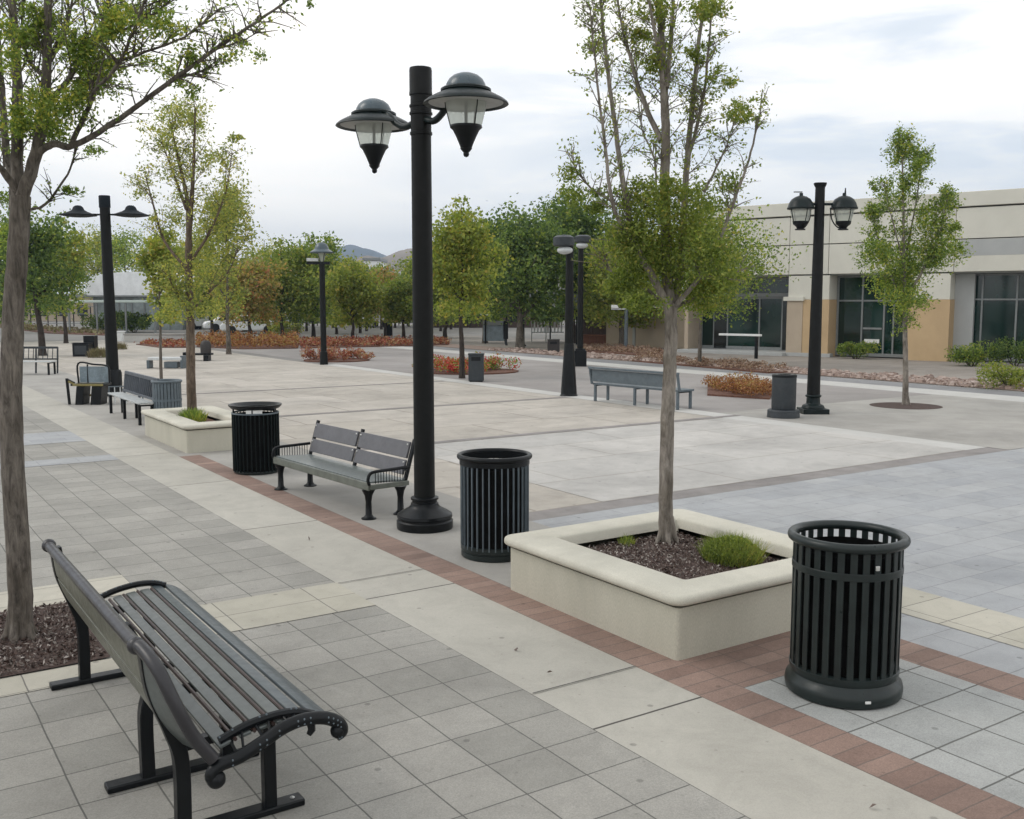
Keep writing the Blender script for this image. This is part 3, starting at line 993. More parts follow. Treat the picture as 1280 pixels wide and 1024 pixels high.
# ------------------------------------------------------------------ trash cans
def slat_can(name, label, loc, kind):
    root = thing(name, label, 'trash can', loc, 0.1, 'slatted dark trash cans')
    R, H = 0.325, 0.98
    if kind == 'flat':
        H = 1.0
        mb = MB()
        mb.lathe([(0.0, 0), (0.335, 0), (0.352, 0.012), (0.358, 0.05), (0.352, 0.085), (0.33, 0.105), (0.322, 0.125), (0.332, 0.15), (0.334, 0.175), (0.32, 0.182), (0.0, 0.182)], 56)
        mb.build('base', M['green_metal'], root)
        mb = MB()
        n = 28
        for k in range(n):
            a = 2 * PI * k / n
            mt = Matrix.Rotation(a, 4, 'Z')
            mb.box(R - 0.007, R + 0.003, -0.0205, 0.0205, 0.16, H - 0.03, mt)
        mb.build('slats', M['green_metal'], root, 0.003)
        mb = MB()
        mb.band(R + 0.008, 0.012, H - 0.215, H - 0.17, 56)
        mb.build('hoop', M['green_metal'], root, 0.003)
        mb = MB()
        mb.ring(R + 0.010, 0.030, H - 0.015, 64, 12)
        mb.build('rim', M['green_metal'], root)
        mb = MB()
        mb.band(R - 0.03, 0.004, 0.15, H - 0.085, 48)
        mb.lathe([(0, 0.2), (R - 0.032, 0.2)], 32)
        mb.build('liner', M['liner'], root)
        mb = MB()
        for dx in (-0.10, -0.02, 0.075):
            pass
        mt = Matrix.Rotation(math.radians(-118), 4, 'Z')
        mb.box(R + 0.010, R + 0.022, -0.013, 0.013, H - 0.145, H - 0.115, mt)
        mb.build('latch', M['bolt'], root, 0.004)
        mb = MB()
        mb.box(0.356, 0.362, -0.018, 0.018, 0.045, 0.062, Matrix.Rotation(math.radians(-124), 4, 'Z'))
        mb.build('badge', M['label_white'], root, 0.003)
    else:
        thin = kind == 'thin'
        mb = MB()
        mb.lathe([(0.0, 0.0), (0.31, 0), (0.325, 0.012), (0.325, 0.055), (0.315, 0.06), (0.315, 0.075), (0.33, 0.08), (0.33, 0.125), (0.318, 0.13), (0.0, 0.13)] if thin else [(0.0, 0.0), (0.30, 0), (0.32, 0.01), (0.325, 0.03), (0.315, 0.04), (0, 0.04)], 48)
        mb.build('base', M['green_metal'], root)
        mb = MB()
        n = 34
        top = H - 0.09 if thin else H - 0.12
        for k in range(n):
            a = 2 * PI * k / n
            mb.box(R - 0.012, R + 0.006, -0.0055, 0.0055, 0.1 if thin else 0.03, top + (0.05 if thin else 0), Matrix.Rotation(a, 4, 'Z'))
        mb.build('slats', M['teal_metal'] if not thin else M['blue_grey_metal'], root, 0.002)
        mb = MB()
        mb.band(R - 0.014, 0.006, 0.05, top - 0.02, 48)
        mb.lathe([(0, 0.12), (R - 0.016, 0.12)], 32)
        mb.build('liner', M['liner'], root)
        mb = MB()
        if thin:
            mb.band(R + 0.012, 0.03, H - 0.085, H - 0.02, 56)
            mb.ring(R + 0.012, 0.026, H - 0.012, 60, 10)
            mb.build('rim', M['black_metal'], root)
        else:
            mb.band(R + 0.008, 0.02, top - 0.01, top + 0.012, 48)
            mb.build('hoop', M['blue_grey_metal'], root, 0.003)
            for k in range(5):
                mb = MB()
                mb.box(R - 0.03, R - 0.01, -0.03, 0.03, top, H - 0.05, Matrix.Rotation(2 * PI * k / 5 + 0.3, 4, 'Z'))
                mb.build('post', M['black_metal'], root)
            mb = MB()
            mb.lathe([(R - 0.05, H - 0.07), (R + 0.01, H - 0.055), (R + 0.045, H - 0.02), (R + 0.05, H), (R + 0.03, H), (R - 0.01, H - 0.03), (R - 0.06, H - 0.05), (R - 0.05, H - 0.07)], 56)
            mb.build('rim', M['black_metal'], root)
            mb = MB()
            mb.box(R - 0.02, R - 0.012, -0.11, 0.11, top + 0.005, H - 0.06, Matrix.Rotation(math.radians(-118), 4, 'Z'))
            mb.build('label_plate', M['label_white'], root)
    return root


slat_can('trash_can', 'largest slatted dark green trash can standing right of the front planter', (5.14, 3.92, Z1), 'flat')
slat_can('trash_can', 'thin barred black trash can between the tall lamp base and the front planter', (5.13, 7.98, Z1), 'thin')
slat_can('trash_can', 'dark green trash can with flared dish top beside the far end of the plank bench', (4.84, 13.85, Z1), 'dish')


# ------------------------------------------------------------------ foreground bench
def near_bench():
    root = thing('park_bench', 'large dark metal slatted bench with rolled back rail beside the mulch bed', 'bench', (0, 0, Z1), 0, 'plaza benches')
    Y0, Y1 = 4.24, 6.72
    # supports: post, front leg, foot bar each
    for y, nm in ((4.46, 0), (5.10, 0.075), (6.70, 0)):
        mb = MB()
        path = spline([(1.165, y, 0.02), (1.165, y, 0.36), (1.125 + nm, y, 0.52), (1.055 + nm, y, 0.72), (1.030 + nm * 0.6, y, 0.91 - nm)], 5)
        for i in range(len(path) - 1):
            mb.bar(path[i], path[i + 1], 0.07, 0.05, up=(1, 0, 0.3))
        mb = MB()
        pr = [(p.x, p.z) for p in path]
        mb.strip(pr, y - 0.035, y + 0.035, 0.065)
        mb.build('post', M['black_metal'], root, 0.006)
        mb = MB()
        mb.box(1.545, 1.605, y - 0.03, y + 0.03, 0.02, 0.45)
        mb.build('leg', M['black_metal'], root, 0.006)
        mb = MB()
        mb.box(0.96, 1.74, y - 0.045, y + 0.045, 0.0, 0.035)
        mb.build('foot_bar', M['black_metal'], root, 0.008)
        mb = MB()
        mb.ball((1.69, y, 0.036), 0.013, 8, 5, (1, 1, 0.5))
        mb.build('bolt', M['bolt'], root)
        mb = MB()
        mb.bar((1.15, y, 0.43), (1.60, y, 0.455), 0.05, 0.04)
        mb.build('bearer', M['black_metal'], root)
    # backrest plate
    prof = [(1.012, 0.89), (1.022, 0.78), (1.050, 0.66), (1.10, 0.55), (1.17, 0.455)]
    prof = [(p.x, p.z) for p in spline([(x, 0, z) for x, z in prof], 4)]
    mb = MB()
    # three slat boards following the curve
    n = len(prof)
    for s, e in ((0, 6), (6, 12), (12, n - 1)):
        seg = prof[s:e + 1]
        seg = [seg[0]] + seg[1:-1] + [((seg[-1][0] + seg[-2][0]) / 2, (seg[-1][1] + seg[-2][1]) / 2)]
        mb.strip(seg, 4.43, Y1 - 0.06, 0.014)
    mb.build('backrest', M['back_panel'], root, 0.003)
    tubep = [(p.x, p.y, p.z) for p in spline([(1.015, 4.36, 0.90), (1.05, 4.29, 0.84), (1.09, 4.24, 0.73), (1.16, 4.232, 0.58), (1.235, 4.23, 0.46)], 4)]
    mb = MB()
    A1 = [Vector((x, 4.43, z)) for x, z in prof]
    B1 = [Vector(p) for p in tubep]
    for off in (-0.006, 0.006):
        o_ = Vector((off, 0, 0))
        mb.add([p + o_ for p in A1] + [p + o_ for p in B1], [(i, i + 1, len(A1) + i + 1, len(A1) + i) for i in range(len(A1) - 1)])
    mb.build('backrest_end', M['seat_slat'], root)
    # rolled top rail turning down the near end
    mb = MB()
    rail = spline([(1.0, Y1 + 0.02, 0.915), (1.0, 5.6, 0.922), (1.0, 4.62, 0.925), (1.015, 4.44, 0.922), (1.045, 4.30, 0.86), (1.09, Y0, 0.73), (1.16, Y0 - 0.01, 0.57), (1.245, Y0 - 0.01, 0.44)], 8)
    mb.tube(rail, 0.030, 14)
    mb.ball((1.0, Y1 + 0.02, 0.915), 0.043, 14, 8)
    mb.ball((1.0, 4.50, 0.925), 0.040, 14, 8)
    mb.build('top_rail', M['dark_rail'], root)
    # seat
    seatp = [(1.29, 0.455), (1.36, 0.475), (1.44, 0.492), (1.53, 0.503), (1.62, 0.507), (1.71, 0.50), (1.79, 0.478), (1.85, 0.44)]
    sp = [(p.x, p.z) for p in spline([(x, 0, z) for x, z in seatp], 6)]

    def sub(x0, x1):
        return [p for p in sp if x0 <= p[0] <= x1]
    mb = MB()
    for x0, x1 in ((1.285, 1.355), (1.375, 1.445), (1.465, 1.535), (1.555, 1.625)):
        mb.strip(sub(x0, x1), Y0 + 0.05, Y1 + 0.12, 0.016)
    mb.build('seat', M['seat_slat'], root, 0.004)
    mb = MB()
    for x0, x1 in ((1.645, 1.72), (1.732, 1.86)):
        mb.strip(sub(x0, x1), Y0 + 0.05, Y1 + 0.22, 0.018)
    mb.build('front_slats', M['front_slat'], root, 0.004)
    mb = MB()
    for x in (1.365, 1.455, 1.545, 1.635):
        z = np.interp(x, [p[0] for p in sp], [p[1] for p in sp])
        mb.tube([(x, Y0 + 0.05, z + 0.002), (x, Y1 + 0.12, z + 0.002)], 0.0095, 8)
    mb.build('rods', M['brown_rod'], root)
    # decorated end arms: two curled rails with knuckles between them
    for y, far in ((Y0 - 0.01, False), (Y1 + 0.10, True)):
        mb = MB()
        up = [(1.30, y + 0.09, 0.475), (1.42, y + 0.09, 0.515), (1.55, y + 0.085, 0.535), (1.66, y + 0.08, 0.53), (1.74, y + 0.06, 0.505)]
        mb.tube(spline(up, 5), 0.021, 8)
        if not far:
            low = [(1.255, y, 0.33), (1.235, y, 0.37), (1.27, y, 0.405), (1.36, y, 0.42), (1.47, y, 0.462), (1.57, y, 0.505), (1.67, y, 0.52), (1.77, y, 0.503), (1.84, y, 0.463), (1.855, y, 0.42), (1.825, y, 0.405)]
            mb.tube(spline(low, 5), 0.031, 10)
            mb.ball((1.255, y, 0.345), 0.042, 12, 8)
            mb.ball((1.835, y, 0.425), 0.036, 12, 8)
            mb.tube([(1.70, y, 0.515), (1.705, y, 0.46), (1.69, y, 0.44)], [0.022, 0.018, 0.012], 8)
        mb.build('arm', M['black_metal'], root)
        mb = MB()
        ups = spline(up, 12)
        for i, p in enumerate(ups):
            if i % 3 == 0 and RNG.random() < 0.6:
                mb.ball((p.x, p.y - 0.008, p.z + 0.019), 0.006, 6, 4)
        if not far:
            ls = spline(low[2:], 10)
            for i, p in enumerate(ls):
                if i % 3 == 0 and RNG.random() < 0.6:
                    mb.ball((p.x, p.y - 0.026, p.z + 0.012), 0.0055, 6, 4)
                    mb.ball((p.x, p.y - 0.028, p.z - 0.010), 0.005, 6, 4)
        mb.build('studs', M['blue_grey_metal'], root)
        if not far:
            for k in range(7):
                mb = MB()
                x = 1.34 + 0.062 * k
                z0 = np.interp(x, [q[0] for q in up], [q[2] for q in up])
                z1 = np.interp(x, [q[0] for q in low[2:9]], [q[2] for q in low[2:9]])
                mb.tube([(x, y + 0.088, z0), (x + 0.02 * (-1) ** k, y, z1)], 0.007, 6)
                mb.build('brace', M['black_metal'], root)
    return root


near_bench()


# ------------------------------------------------------------------ plank bench beside the tall lamp
def plank_bench():
    L = 2.42
    root = thing('park_bench', 'grey plank backed bench with solid seat between the dish topped can and the tall lamp', 'bench', (4.80, 10.02, Z1), math.radians(4.6), 'plaza benches')
    # local x: towards the back, local y: along the seat
    sp = [(-0.04, 0.375), (-0.035, 0.405), (0.0, 0.425), (0.15, 0.42), (0.40, 0.405), (0.47, 0.41)]
    mb = MB()
    mb.strip([(p.x, p.z) for p in spline([(x, 0, z) for x, z in sp[2:]], 4)], 0.02, L, 0.02)
    mb.build('seat', M['bench_seat'], root, 0.004)
    mb = MB()
    mb.box(-0.035, -0.008, 0.0, L + 0.02, 0.335, 0.425)
    mb.box(-0.008, 0.50, -0.012, 0.018, 0.345, 0.40)
    mb.box(-0.008, 0.50, L + 0.002, L + 0.03, 0.345, 0.40)
    mb.build('apron', M['bench_apron'], root, 0.008)
    for y in (0.09, L - 0.08):
        for x in (0.02, 0.44):
            mb = MB()
            mb.lathe([(0, 0), (0.085, 0), (0.085, 0.012), (0.055, 0.025), (0.038, 0.05), (0.034, 0.20), (0.045, 0.27), (0.075, 0.33), (0.0, 0.335)], 20, (x, y, 0))
            mb.build('leg', M['black_metal'], root)
    # back: posts and four planks
    lean = 0.12

    def bx(z):
        return 0.47 + lean * (z - 0.4) / 0.4
    for y in (0.03, L / 2, L - 0.03):
        mb = MB()
        mb.bar((bx(0.34), y, 0.34), (bx(0.86), y, 0.86), 0.045, 0.035, up=(1, 0, 0))
        mb.build('post', M['black_metal'], root, 0.004)
    for y0, y1 in ((0.06, L / 2 - 0.03), (L / 2 + 0.03, L - 0.06)):
        for z0, z1 in ((0.46, 0.625), (0.645, 0.83)):
            mb = MB()
            mb.strip([(bx(z0) - 0.028, z0), (bx(z1) - 0.028, z1)], y0, y1, 0.03)
            mb.build('plank', M['bench_plank'], root, 0.006)
    for y in (0.085, L / 2 - 0.055, L / 2 + 0.055, L - 0.085):
        for z in (0.60, 0.80):
            MB().ball((bx(z) - 0.045, y, z), 0.012, 8, 5).build('bolt', M['bolt'], root)
    for y in (0.0, L + 0.02):
        mb = MB()
        mb.tube(spline([(-0.02, y, 0.40), (-0.035, y, 0.46), (-0.01, y, 0.525), (0.06, y, 0.545), (0.25, y, 0.55), (0.50, y, 0.555)], 6), 0.019, 10)
        mb.build('armrest', M['black_metal'], root)
        mb = MB()
        for k in range(12):
            x = 0.06 + 0.036 * k
            mb.tube([(x, y, 0.41), (x, y, 0.54)], 0.005, 6)
        mb.build('arm_bars', M['black_metal'], root)
    return root


plank_bench()


# ------------------------------------------------------------------ tall lamp with two hooded lanterns
def tall_lamp():
    root = thing('street_lamp', 'tall dark lamp post with two bell hooded glass lanterns rising behind the plank bench', 'street lamp', (5.13, 9.38, Z1), 0, 'plaza lamp posts')
    mb = MB()
    mb.lathe([(0, 0), (0.30, 0), (0.305, 0.02), (0.305, 0.085), (0.29, 0.10), (0.29, 0.115), (0.30, 0.125), (0.295, 0.155), (0.25, 0.185), (0.175, 0.225), (0.15, 0.255), (0.148, 0.275), (0.135, 0.285), (0.135, 0.305), (0.15, 0.315), (0.15, 0.335), (0.13, 0.345), (0, 0.345)], 48)
    mb.build('base', M['black_metal'], root)
    mb = MB()
    mb.lathe([(0, 0.34), (0.113, 0.34), (0.108, 2.5), (0.104, 4.16), (0, 4.16)], 40)
    mb.build('pole', M['pole_metal'], root)
    mb = MB()
    mb.lathe([(0, 4.16), (0.116, 4.16), (0.116, 4.185), (0.107, 4.19), (0.107, 4.36), (0.120, 4.365), (0.120, 4.385), (0.110, 4.39), (0.110, 4.435), (0.120, 4.44), (0.120, 4.46), (0.108, 4.465), (0.108, 4.555), (0.120, 4.56), (0.120, 4.58), (0.117, 4.60), (0.117, 4.81), (0.112, 4.835), (0, 4.84)], 40)
    mb.build('cap', M['pole_metal'], root)
    for hx, hy, dz in ((0.05, -0.82, 0.0), (-0.14, 0.82, 0.0)):
        zr = 4.36 + dz
        mb = MB()
        mb.tube(spline([(hx * 0.1, hy * 0.12, 4.30), (hx * 0.4, hy * 0.3, 4.27), (hx * 0.55, hy * 0.5, 4.33), (hx * 0.7, hy * 0.7, 4.44), (hx, hy, 4.48)], 6), 0.035, 10)
        mb.build('arm', M['teal_metal'], root)
        lan = MB()
        # domed hood and flat brim
        lan.lathe([(0.0, zr + 0.285), (0.06, zr + 0.28), (0.12, zr + 0.258), (0.165, zr + 0.222), (0.19, zr + 0.175), (0.195, zr + 0.147), (0.15, zr + 0.142), (0.0, zr + 0.142)], 48, (hx, hy, 0))
        h = lan.build('hood', M['hood'], root)
        br = MB()
        br.lathe([(0.0, zr + 0.140), (0.225, zr + 0.140), (0.245, zr + 0.128), (0.245, zr + 0.108), (0.235, zr + 0.100), (0.30, zr + 0.070), (0.375, zr + 0.030), (0.408, zr + 0.004), (0.416, zr - 0.012), (0.404, zr - 0.018), (0.37, zr + 0.006), (0.28, zr + 0.048), (0.20, zr + 0.068), (0.0, zr + 0.075)], 56, (hx, hy, 0))
        br.build('brim', M['teal_metal'], h)
        mb = MB()
        mb.lathe([(0.366, zr + 0.001), (0.28, zr + 0.043), (0.20, zr + 0.063), (0.0, zr + 0.070)], 48, (hx, hy, 0))
        mb.build('reflector', M['hood_under'], h)
        mb = MB()
        mb.lathe([(0.205, zr + 0.04), (0.195, zr - 0.05), (0.165, zr - 0.17), (0.15, zr - 0.225)], 40, (hx, hy, 0))
        mb.f = [q for q in mb.f if len(q) == 4]
        g = mb.build('glass', M['lamp_glass'], root)
        for k in range(3):
            mb = MB()
            a = 2 * PI * k / 3 + 0.55
            c, s = math.cos(a), math.sin(a)
            mb.tube([(hx + 0.207 * c, hy + 0.207 * s, zr + 0.04), (hx + 0.197 * c, hy + 0.197 * s, zr - 0.05), (hx + 0.152 * c, hy + 0.152 * s, zr - 0.225)], 0.006, 6)
            mb.build('rib', M['black_metal'], g)
        mb = MB()
        mb.tube([(hx, hy, zr + 0.06), (hx, hy, zr - 0.22)], 0.016, 8)
        mb.build('stem', M['black_metal'], g)
        mb = MB()
        mb.lathe([(0, zr - 0.215), (0.155, zr - 0.215), (0.158, zr - 0.235), (0.13, zr - 0.26), (0.10, zr - 0.32), (0.065, zr - 0.40), (0.055, zr - 0.43), (0.06, zr - 0.435), (0.04, zr - 0.46), (0.026, zr - 0.475), (0.03, zr - 0.49), (0.022, zr - 0.51), (0, zr - 0.52)], 36, (hx, hy, 0))
        mb.build('finial', M['black_metal'], root)
    return root


tall_lamp()


# ------------------------------------------------------------------ other lamps
def saucer_lamp():
    b = at(142, 491, 25.8)
    root = thing('street_lamp', 'leaning black lamp post with two flat saucer heads near the pale seat bench', 'street lamp', (b.x, b.y, 0), 0, 'plaza lamp posts')
    mb = MB()
    mb.lathe([(0, 0), (0.22, 0), (0.22, 0.6), (0.19, 0.68), (0, 0.68)], 24)
    mb.build('base', M['black_metal'], root)
    r = Vector((CY, -SY, 0))
    mb = MB()
    top = -r * 0.02
    mb.tube([(0, 0, 0.6), tuple(top * 0.5 + Vector((0, 0, 2.7))), tuple(top + Vector((0, 0, 4.85)))], [0.155, 0.135, 0.125], 20)
    mb.build('pole', M['pole_metal'], root)
    mb = MB()
    mb.lathe([(0, 4.80), (0.14, 4.80), (0.14, 5.08), (0.13, 5.1), (0, 5.1)], 20, tuple(top))
    mb.build('cap', M['matte_black'], root)
    for s in (-1, 1):
        c = top + r * s * (0.68 if s < 0 else 0.66)
        z = 4.62
        mb = MB()
        mb.tube([tuple(top + Vector((0, 0, z))), tuple(c + Vector((0, 0, z + 0.02)))], 0.025, 8)
        mb.build('arm', M['black_metal'], root)
        mb = MB()
        mb.lathe([(0, z + 0.24), (0.07, z + 0.23), (0.12, z + 0.19), (0.15, z + 0.12), (0.22, z + 0.08), (0.38, z + 0.02), (0.45, z - 0.005), (0.44, z - 0.02), (0.25, z - 0.05), (0, z - 0.06)], 32, tuple(c))
        mb.build('hood', M['matte_black'], root)
    return root


saucer_lamp()


def post_top_lamp():
    b = gp(405, 456)
    root = thing('street_lamp', 'single domed post top lamp with short crossbar standing in the red shrub bed', 'street lamp', (b.x, b.y, 0), -YAW, 'plaza lamp posts')
    mb = MB()
    mb.lathe([(0, 0), (0.16, 0), (0.14, 0.5), (0.115, 0.52), (0.105, 3.86), (0, 3.86)], 20)
    mb.build('pole', M['pole_metal'], root)
    mb = MB()
    mb.box(-0.55, 0.30, -0.06, 0.06, 3.82, 3.93)
    mb.build('crossbar', M['black_metal'], root, 0.01)
    mb = MB()
    mb.box(-0.57, -0.13, -0.08, 0.08, 3.94, 4.06)
    mb.build('shield', M['white_metal'], root, 0.01)
    mb = MB()
    mb.lathe([(0.06, 3.93), (0.10, 4.0), (0.16, 4.25), (0.0, 4.27)], 20)
    mb.build('glass', M['lamp_glass'], root)
    for k in range(4):
        mb = MB()
        a = PI / 4 + k * PI / 2
        mb.tube([(0.08 * math.cos(a), 0.08 * math.sin(a), 3.93), (0.19 * math.cos(a), 0.19 * math.sin(a), 4.27)], 0.012, 6)
        mb.build('rib', M['black_metal'], root)
    mb = MB()
    mb.lathe([(0, 4.66), (0.10, 4.645), (0.20, 4.58), (0.25, 4.48), (0.27, 4.40), (0.36, 4.34), (0.44, 4.29), (0.43, 4.25), (0, 4.25)], 28)
    mb.build('hood', M['hood'], root)
    return root


post_top_lamp()


def bowl_lamp(label, px, py, H, base_w, base_h, taper, side, reach, hood_w):
    b = gp(px, py)
    root = thing('street_lamp', label, 'street lamp', (b.x, b.y, 0), -YAW, 'plaza lamp posts')
    mb = MB()
    if taper:
        mb.lathe([(0, 0), (base_w, 0), (base_w, 0.03), (base_w * 0.9, 0.04), (base_w * 0.52, base_h), (0, base_h)], 12)
    else:
        mb.prism([(-base_w, -base_w), (base_w, -base_w), (base_w, base_w), (-base_w, base_w)], 0, base_h * 0.9)
        mb.prism([(-base_w * 0.8, -base_w * 0.8), (base_w * 0.8, -base_w * 0.8), (base_w * 0.8, base_w * 0.8), (-base_w * 0.8, base_w * 0.8)], base_h * 0.9, base_h)
    mb.build('base', M['black_metal'], root, 0.01)
    mb = MB()
    mb.lathe([(0, base_h), (0.115, base_h), (0.095, H), (0, H)], 20)
    mb.build('pole', M['pole_metal'], root)
    mb = MB()
    mb.bar((side * reach * 1.7, 0, H - 0.02), (-side * 0.05 if hood_w < 0.3 else -side * 0.65, 0, H - 0.02), 0.10, 0.07)
    mb.build('arm', M['black_metal'], root, 0.01)
    cx = side * reach
    mb = MB()
    mb.lathe([(0, H + 0.09), (hood_w * 0.6, H + 0.075), (hood_w, H + 0.02), (hood_w, H - 0.17), (hood_w * 0.85, H - 0.20), (0, H - 0.20)], 28, (cx, -0.14, 0))
    mb.build('hood', M['bin_slate'], root)
    mb = MB()
    mb.ball((cx - 0.03 * side, -0.16, H - 0.30), hood_w * 0.74, 24, 10, (1, 1, 0.52))
    mb.build('bowl', M['white_metal'], root)
    return root


bowl_lamp('dark lamp post with one drum head and flared base left of blue grey bench', 711, 495, 4.02, 0.235, 1.35, True, -1, 0.16, 0.27)
bowl_lamp('dark lamp post on a square block base, behind the flared base lamp', 725, 458, 4.78, 0.23, 0.66, False, 1, 0.06, 0.30)


def lantern_lamp():
    b = gp(1016, 517)
    root = thing('street_lamp', 'dark green lamp post with two acorn lanterns in front of the stucco building', 'street lamp', (b.x, b.y, 0), -YAW, 'plaza lamp posts')
    mb = MB()
    mb.prism([(-0.28, -0.28), (0.28, -0.28), (0.28, 0.28), (-0.28, 0.28)], 0, 0.12)
    mb.lathe([(0, 0.12), (0.25, 0.12), (0.22, 0.19), (0.15, 0.22), (0.14, 0.36), (0.17, 0.37), (0.17, 0.41), (0.135, 0.42), (0, 0.42)], 24)
    mb.build('base', M['teal_metal'], root, 0.012)
    mb = MB()
    mb.lathe([(0, 0.42), (0.14, 0.42), (0.125, 1.8), (0.10, 4.88), (0, 4.88)], 24)
    mb.build('pole', M['pole_metal'], root)
    mb = MB()
    mb.lathe([(0, 4.86), (0.11, 4.86), (0.135, 4.92), (0.135, 4.945), (0, 4.96)], 24)
    mb.build('cap', M['pole_metal'], root)
    for cx in (-0.40, 0.52):
        mb = MB()
        mb.tube([(0, 0, 4.50), (cx * 0.6, 0, 4.50)], 0.03, 8)
        mb.tube(spline([(cx * 0.45, 0, 4.42), (cx * 0.52, 0, 4.18), (cx * 0.75, 0, 4.02), (cx, 0, 3.99)], 5), 0.014, 6)
        mb.build('arm', M['teal_metal'], root)
        mb = MB()
        mb.lathe([(0, 4.74), (0.035, 4.735), (0.04, 4.68), (0.12, 4.655), (0.20, 4.60), (0.25, 4.52), (0.275, 4.44), (0.29, 4.42), (0.285, 4.395), (0.23, 4.385), (0, 4.39)], 32, (cx, 0, 0))
        mb.build('hood', M['teal_metal'], root)
        mb = MB()
        if cx < 0:
            mb.box(cx - 0.16, cx + 0.02, -0.012, 0.012, 4.745, 4.765)
        else:
            mb.tube([(cx + 0.02, 0, 4.70), (cx + 0.02, 0, 4.84)], [0.022, 0.012], 6)
        mb.build('finial', M['teal_metal'], root)
        mb = MB()
        mb.lathe([(0.225, 4.39), (0.20, 4.27), (0.165, 4.14), (0.15, 4.12)], 28, (cx, 0, 0))
        mb.f = [q for q in mb.f if len(q) == 4]
        g = mb.build('glass', M['lamp_glass'], root)
        for k in range(4):
            mb = MB()
            a = 2 * PI * k / 4 + 0.35
            c, s = math.cos(a), math.sin(a)
            mb.tube([(cx + 0.235 * c, 0.235 * s, 4.39), (cx + 0.21 * c, 0.21 * s, 4.26), (cx + 0.155 * c, 0.155 * s, 4.09)], 0.010, 6)
            mb.build('rib', M['teal_metal'], g)
        mb = MB()
        mb.lathe([(0, 4.14), (0.165, 4.14), (0.155, 4.08), (0.095, 4.03), (0.075, 4.0), (0.07, 3.985), (0.11, 3.98), (0.11, 3.955), (0, 3.955)], 28, (cx, 0, 0))
        mb.build('cup', M['black_metal'], root)
    return root


lantern_lamp()


# ------------------------------------------------------------------ other bins
def round_bin(label, px, py, R, H, mat, baser=None):
    b = gp(px, py)
    root = thing('litter_bin', label, 'litter bin', (b.x, b.y, 0.006), 0.2, 'litter bins across the plaza')
    mb = MB()
    if baser:
        mb.lathe([(0, 0), (baser, 0), (baser, 0.07), (baser * 0.985, 0.085), (baser * 0.985, 0.15), (baser * 0.93, 0.17), (0, 0.17)], 36)
        mb.build('base', mat, root, 0.006)
        mb = MB()
    z0 = 0.17 if baser else 0.0
    mb.lathe([(0, z0), (R * 0.96, z0), (R, z0 + 0.03), (R, H - 0.06), (0, H - 0.06)], 36)
    mb.build('body', mat, root)
    mb = MB()
    mb.lathe([(R * 1.02, H - 0.06), (R * 1.02, H - 0.02), (R * 0.95, H), (R * 0.6, H), (R * 0.55, H - 0.05), (0, H - 0.055)], 36)
    mb.build('lid', M['black_metal'], root)
    return root


round_bin('dark slate round bin on a wide ring base beside the acorn lantern post', 979, 522, 0.25, 0.91, M['bin_slate'], 0.335)


def slatted_bin(label, p, R, H, mat):
    root = thing('litter_bin', label, 'litter bin', (p.x, p.y, 0.006), 0, 'litter bins across the plaza')
    mb = MB()
    for k in range(26):
        mb.box(R - 0.01, R + 0.006, -0.026, 0.026, 0.05, H - 0.05, Matrix.Rotation(2 * PI * k / 26, 4, 'Z'))
    mb.build('slats', mat, root)
    mb = MB()
    mb.band(R + 0.014, 0.02, 0.03, 0.08)
    mb.band(R + 0.014, 0.02, H * 0.52, H * 0.57)
    mb.build('hoops', mat, root)
    mb = MB()
    mb.ring(R + 0.004, 0.028, H - 0.03, 40, 8)
    mb.build('rim', mat, root)
    mb = MB()
    mb.band(R - 0.02, 0.006, 0.03, H - 0.1)
    mb.lathe([(0, 0.06), (R - 0.025, 0.06)], 24)
    mb.build('liner', M['bin_slate'], root)
    return root


p = at(209, 500, 19.9)
slatted_bin('blue grey round bin behind the far cream planter at the end of the pale bench', Vector((p.x, p.y, 0)), 0.27, 0.88, M['blue_grey_metal'])


def box_bin(label, px, py, w, d, H, mat, lid=True):
    b = gp(px, py)
    root = thing('litter_bin', label, 'litter bin', (b.x, b.y, 0.006), -YAW, 'litter bins across the plaza')
    mb = MB()
    mb.box(-w / 2, w / 2, 0, d, 0.03, H - 0.05)
    mb.build('body', mat, root, 0.015)
    mb = MB()
    mb.box(-w / 2 + 0.03, w / 2 - 0.03, 0.03, d - 0.03, 0.0, 0.03)
    mb.build('plinth', M['black_metal'], root)
    mb = MB()
    mb.box(-w / 2 - 0.012, w / 2 + 0.012, -0.012, d + 0.012, H - 0.048, H)
    mb.build('lid', mat, root, 0.012)
    mb = MB()
    mb.box(-w * 0.3, w * 0.3, -0.006, 0.0, H - 0.22, H - 0.1)
    mb.build('flap', M['black_metal'], root, 0.002)
    return root


box_bin('slate square bin standing in front of the round red shrub bed', 595, 478, 0.46, 0.46, 0.86, M['bin_slate'])
box_bin('dark brown square bin below the white square sign', 692, 441, 0.56, 0.5, 0.62, M['bin_brown'])

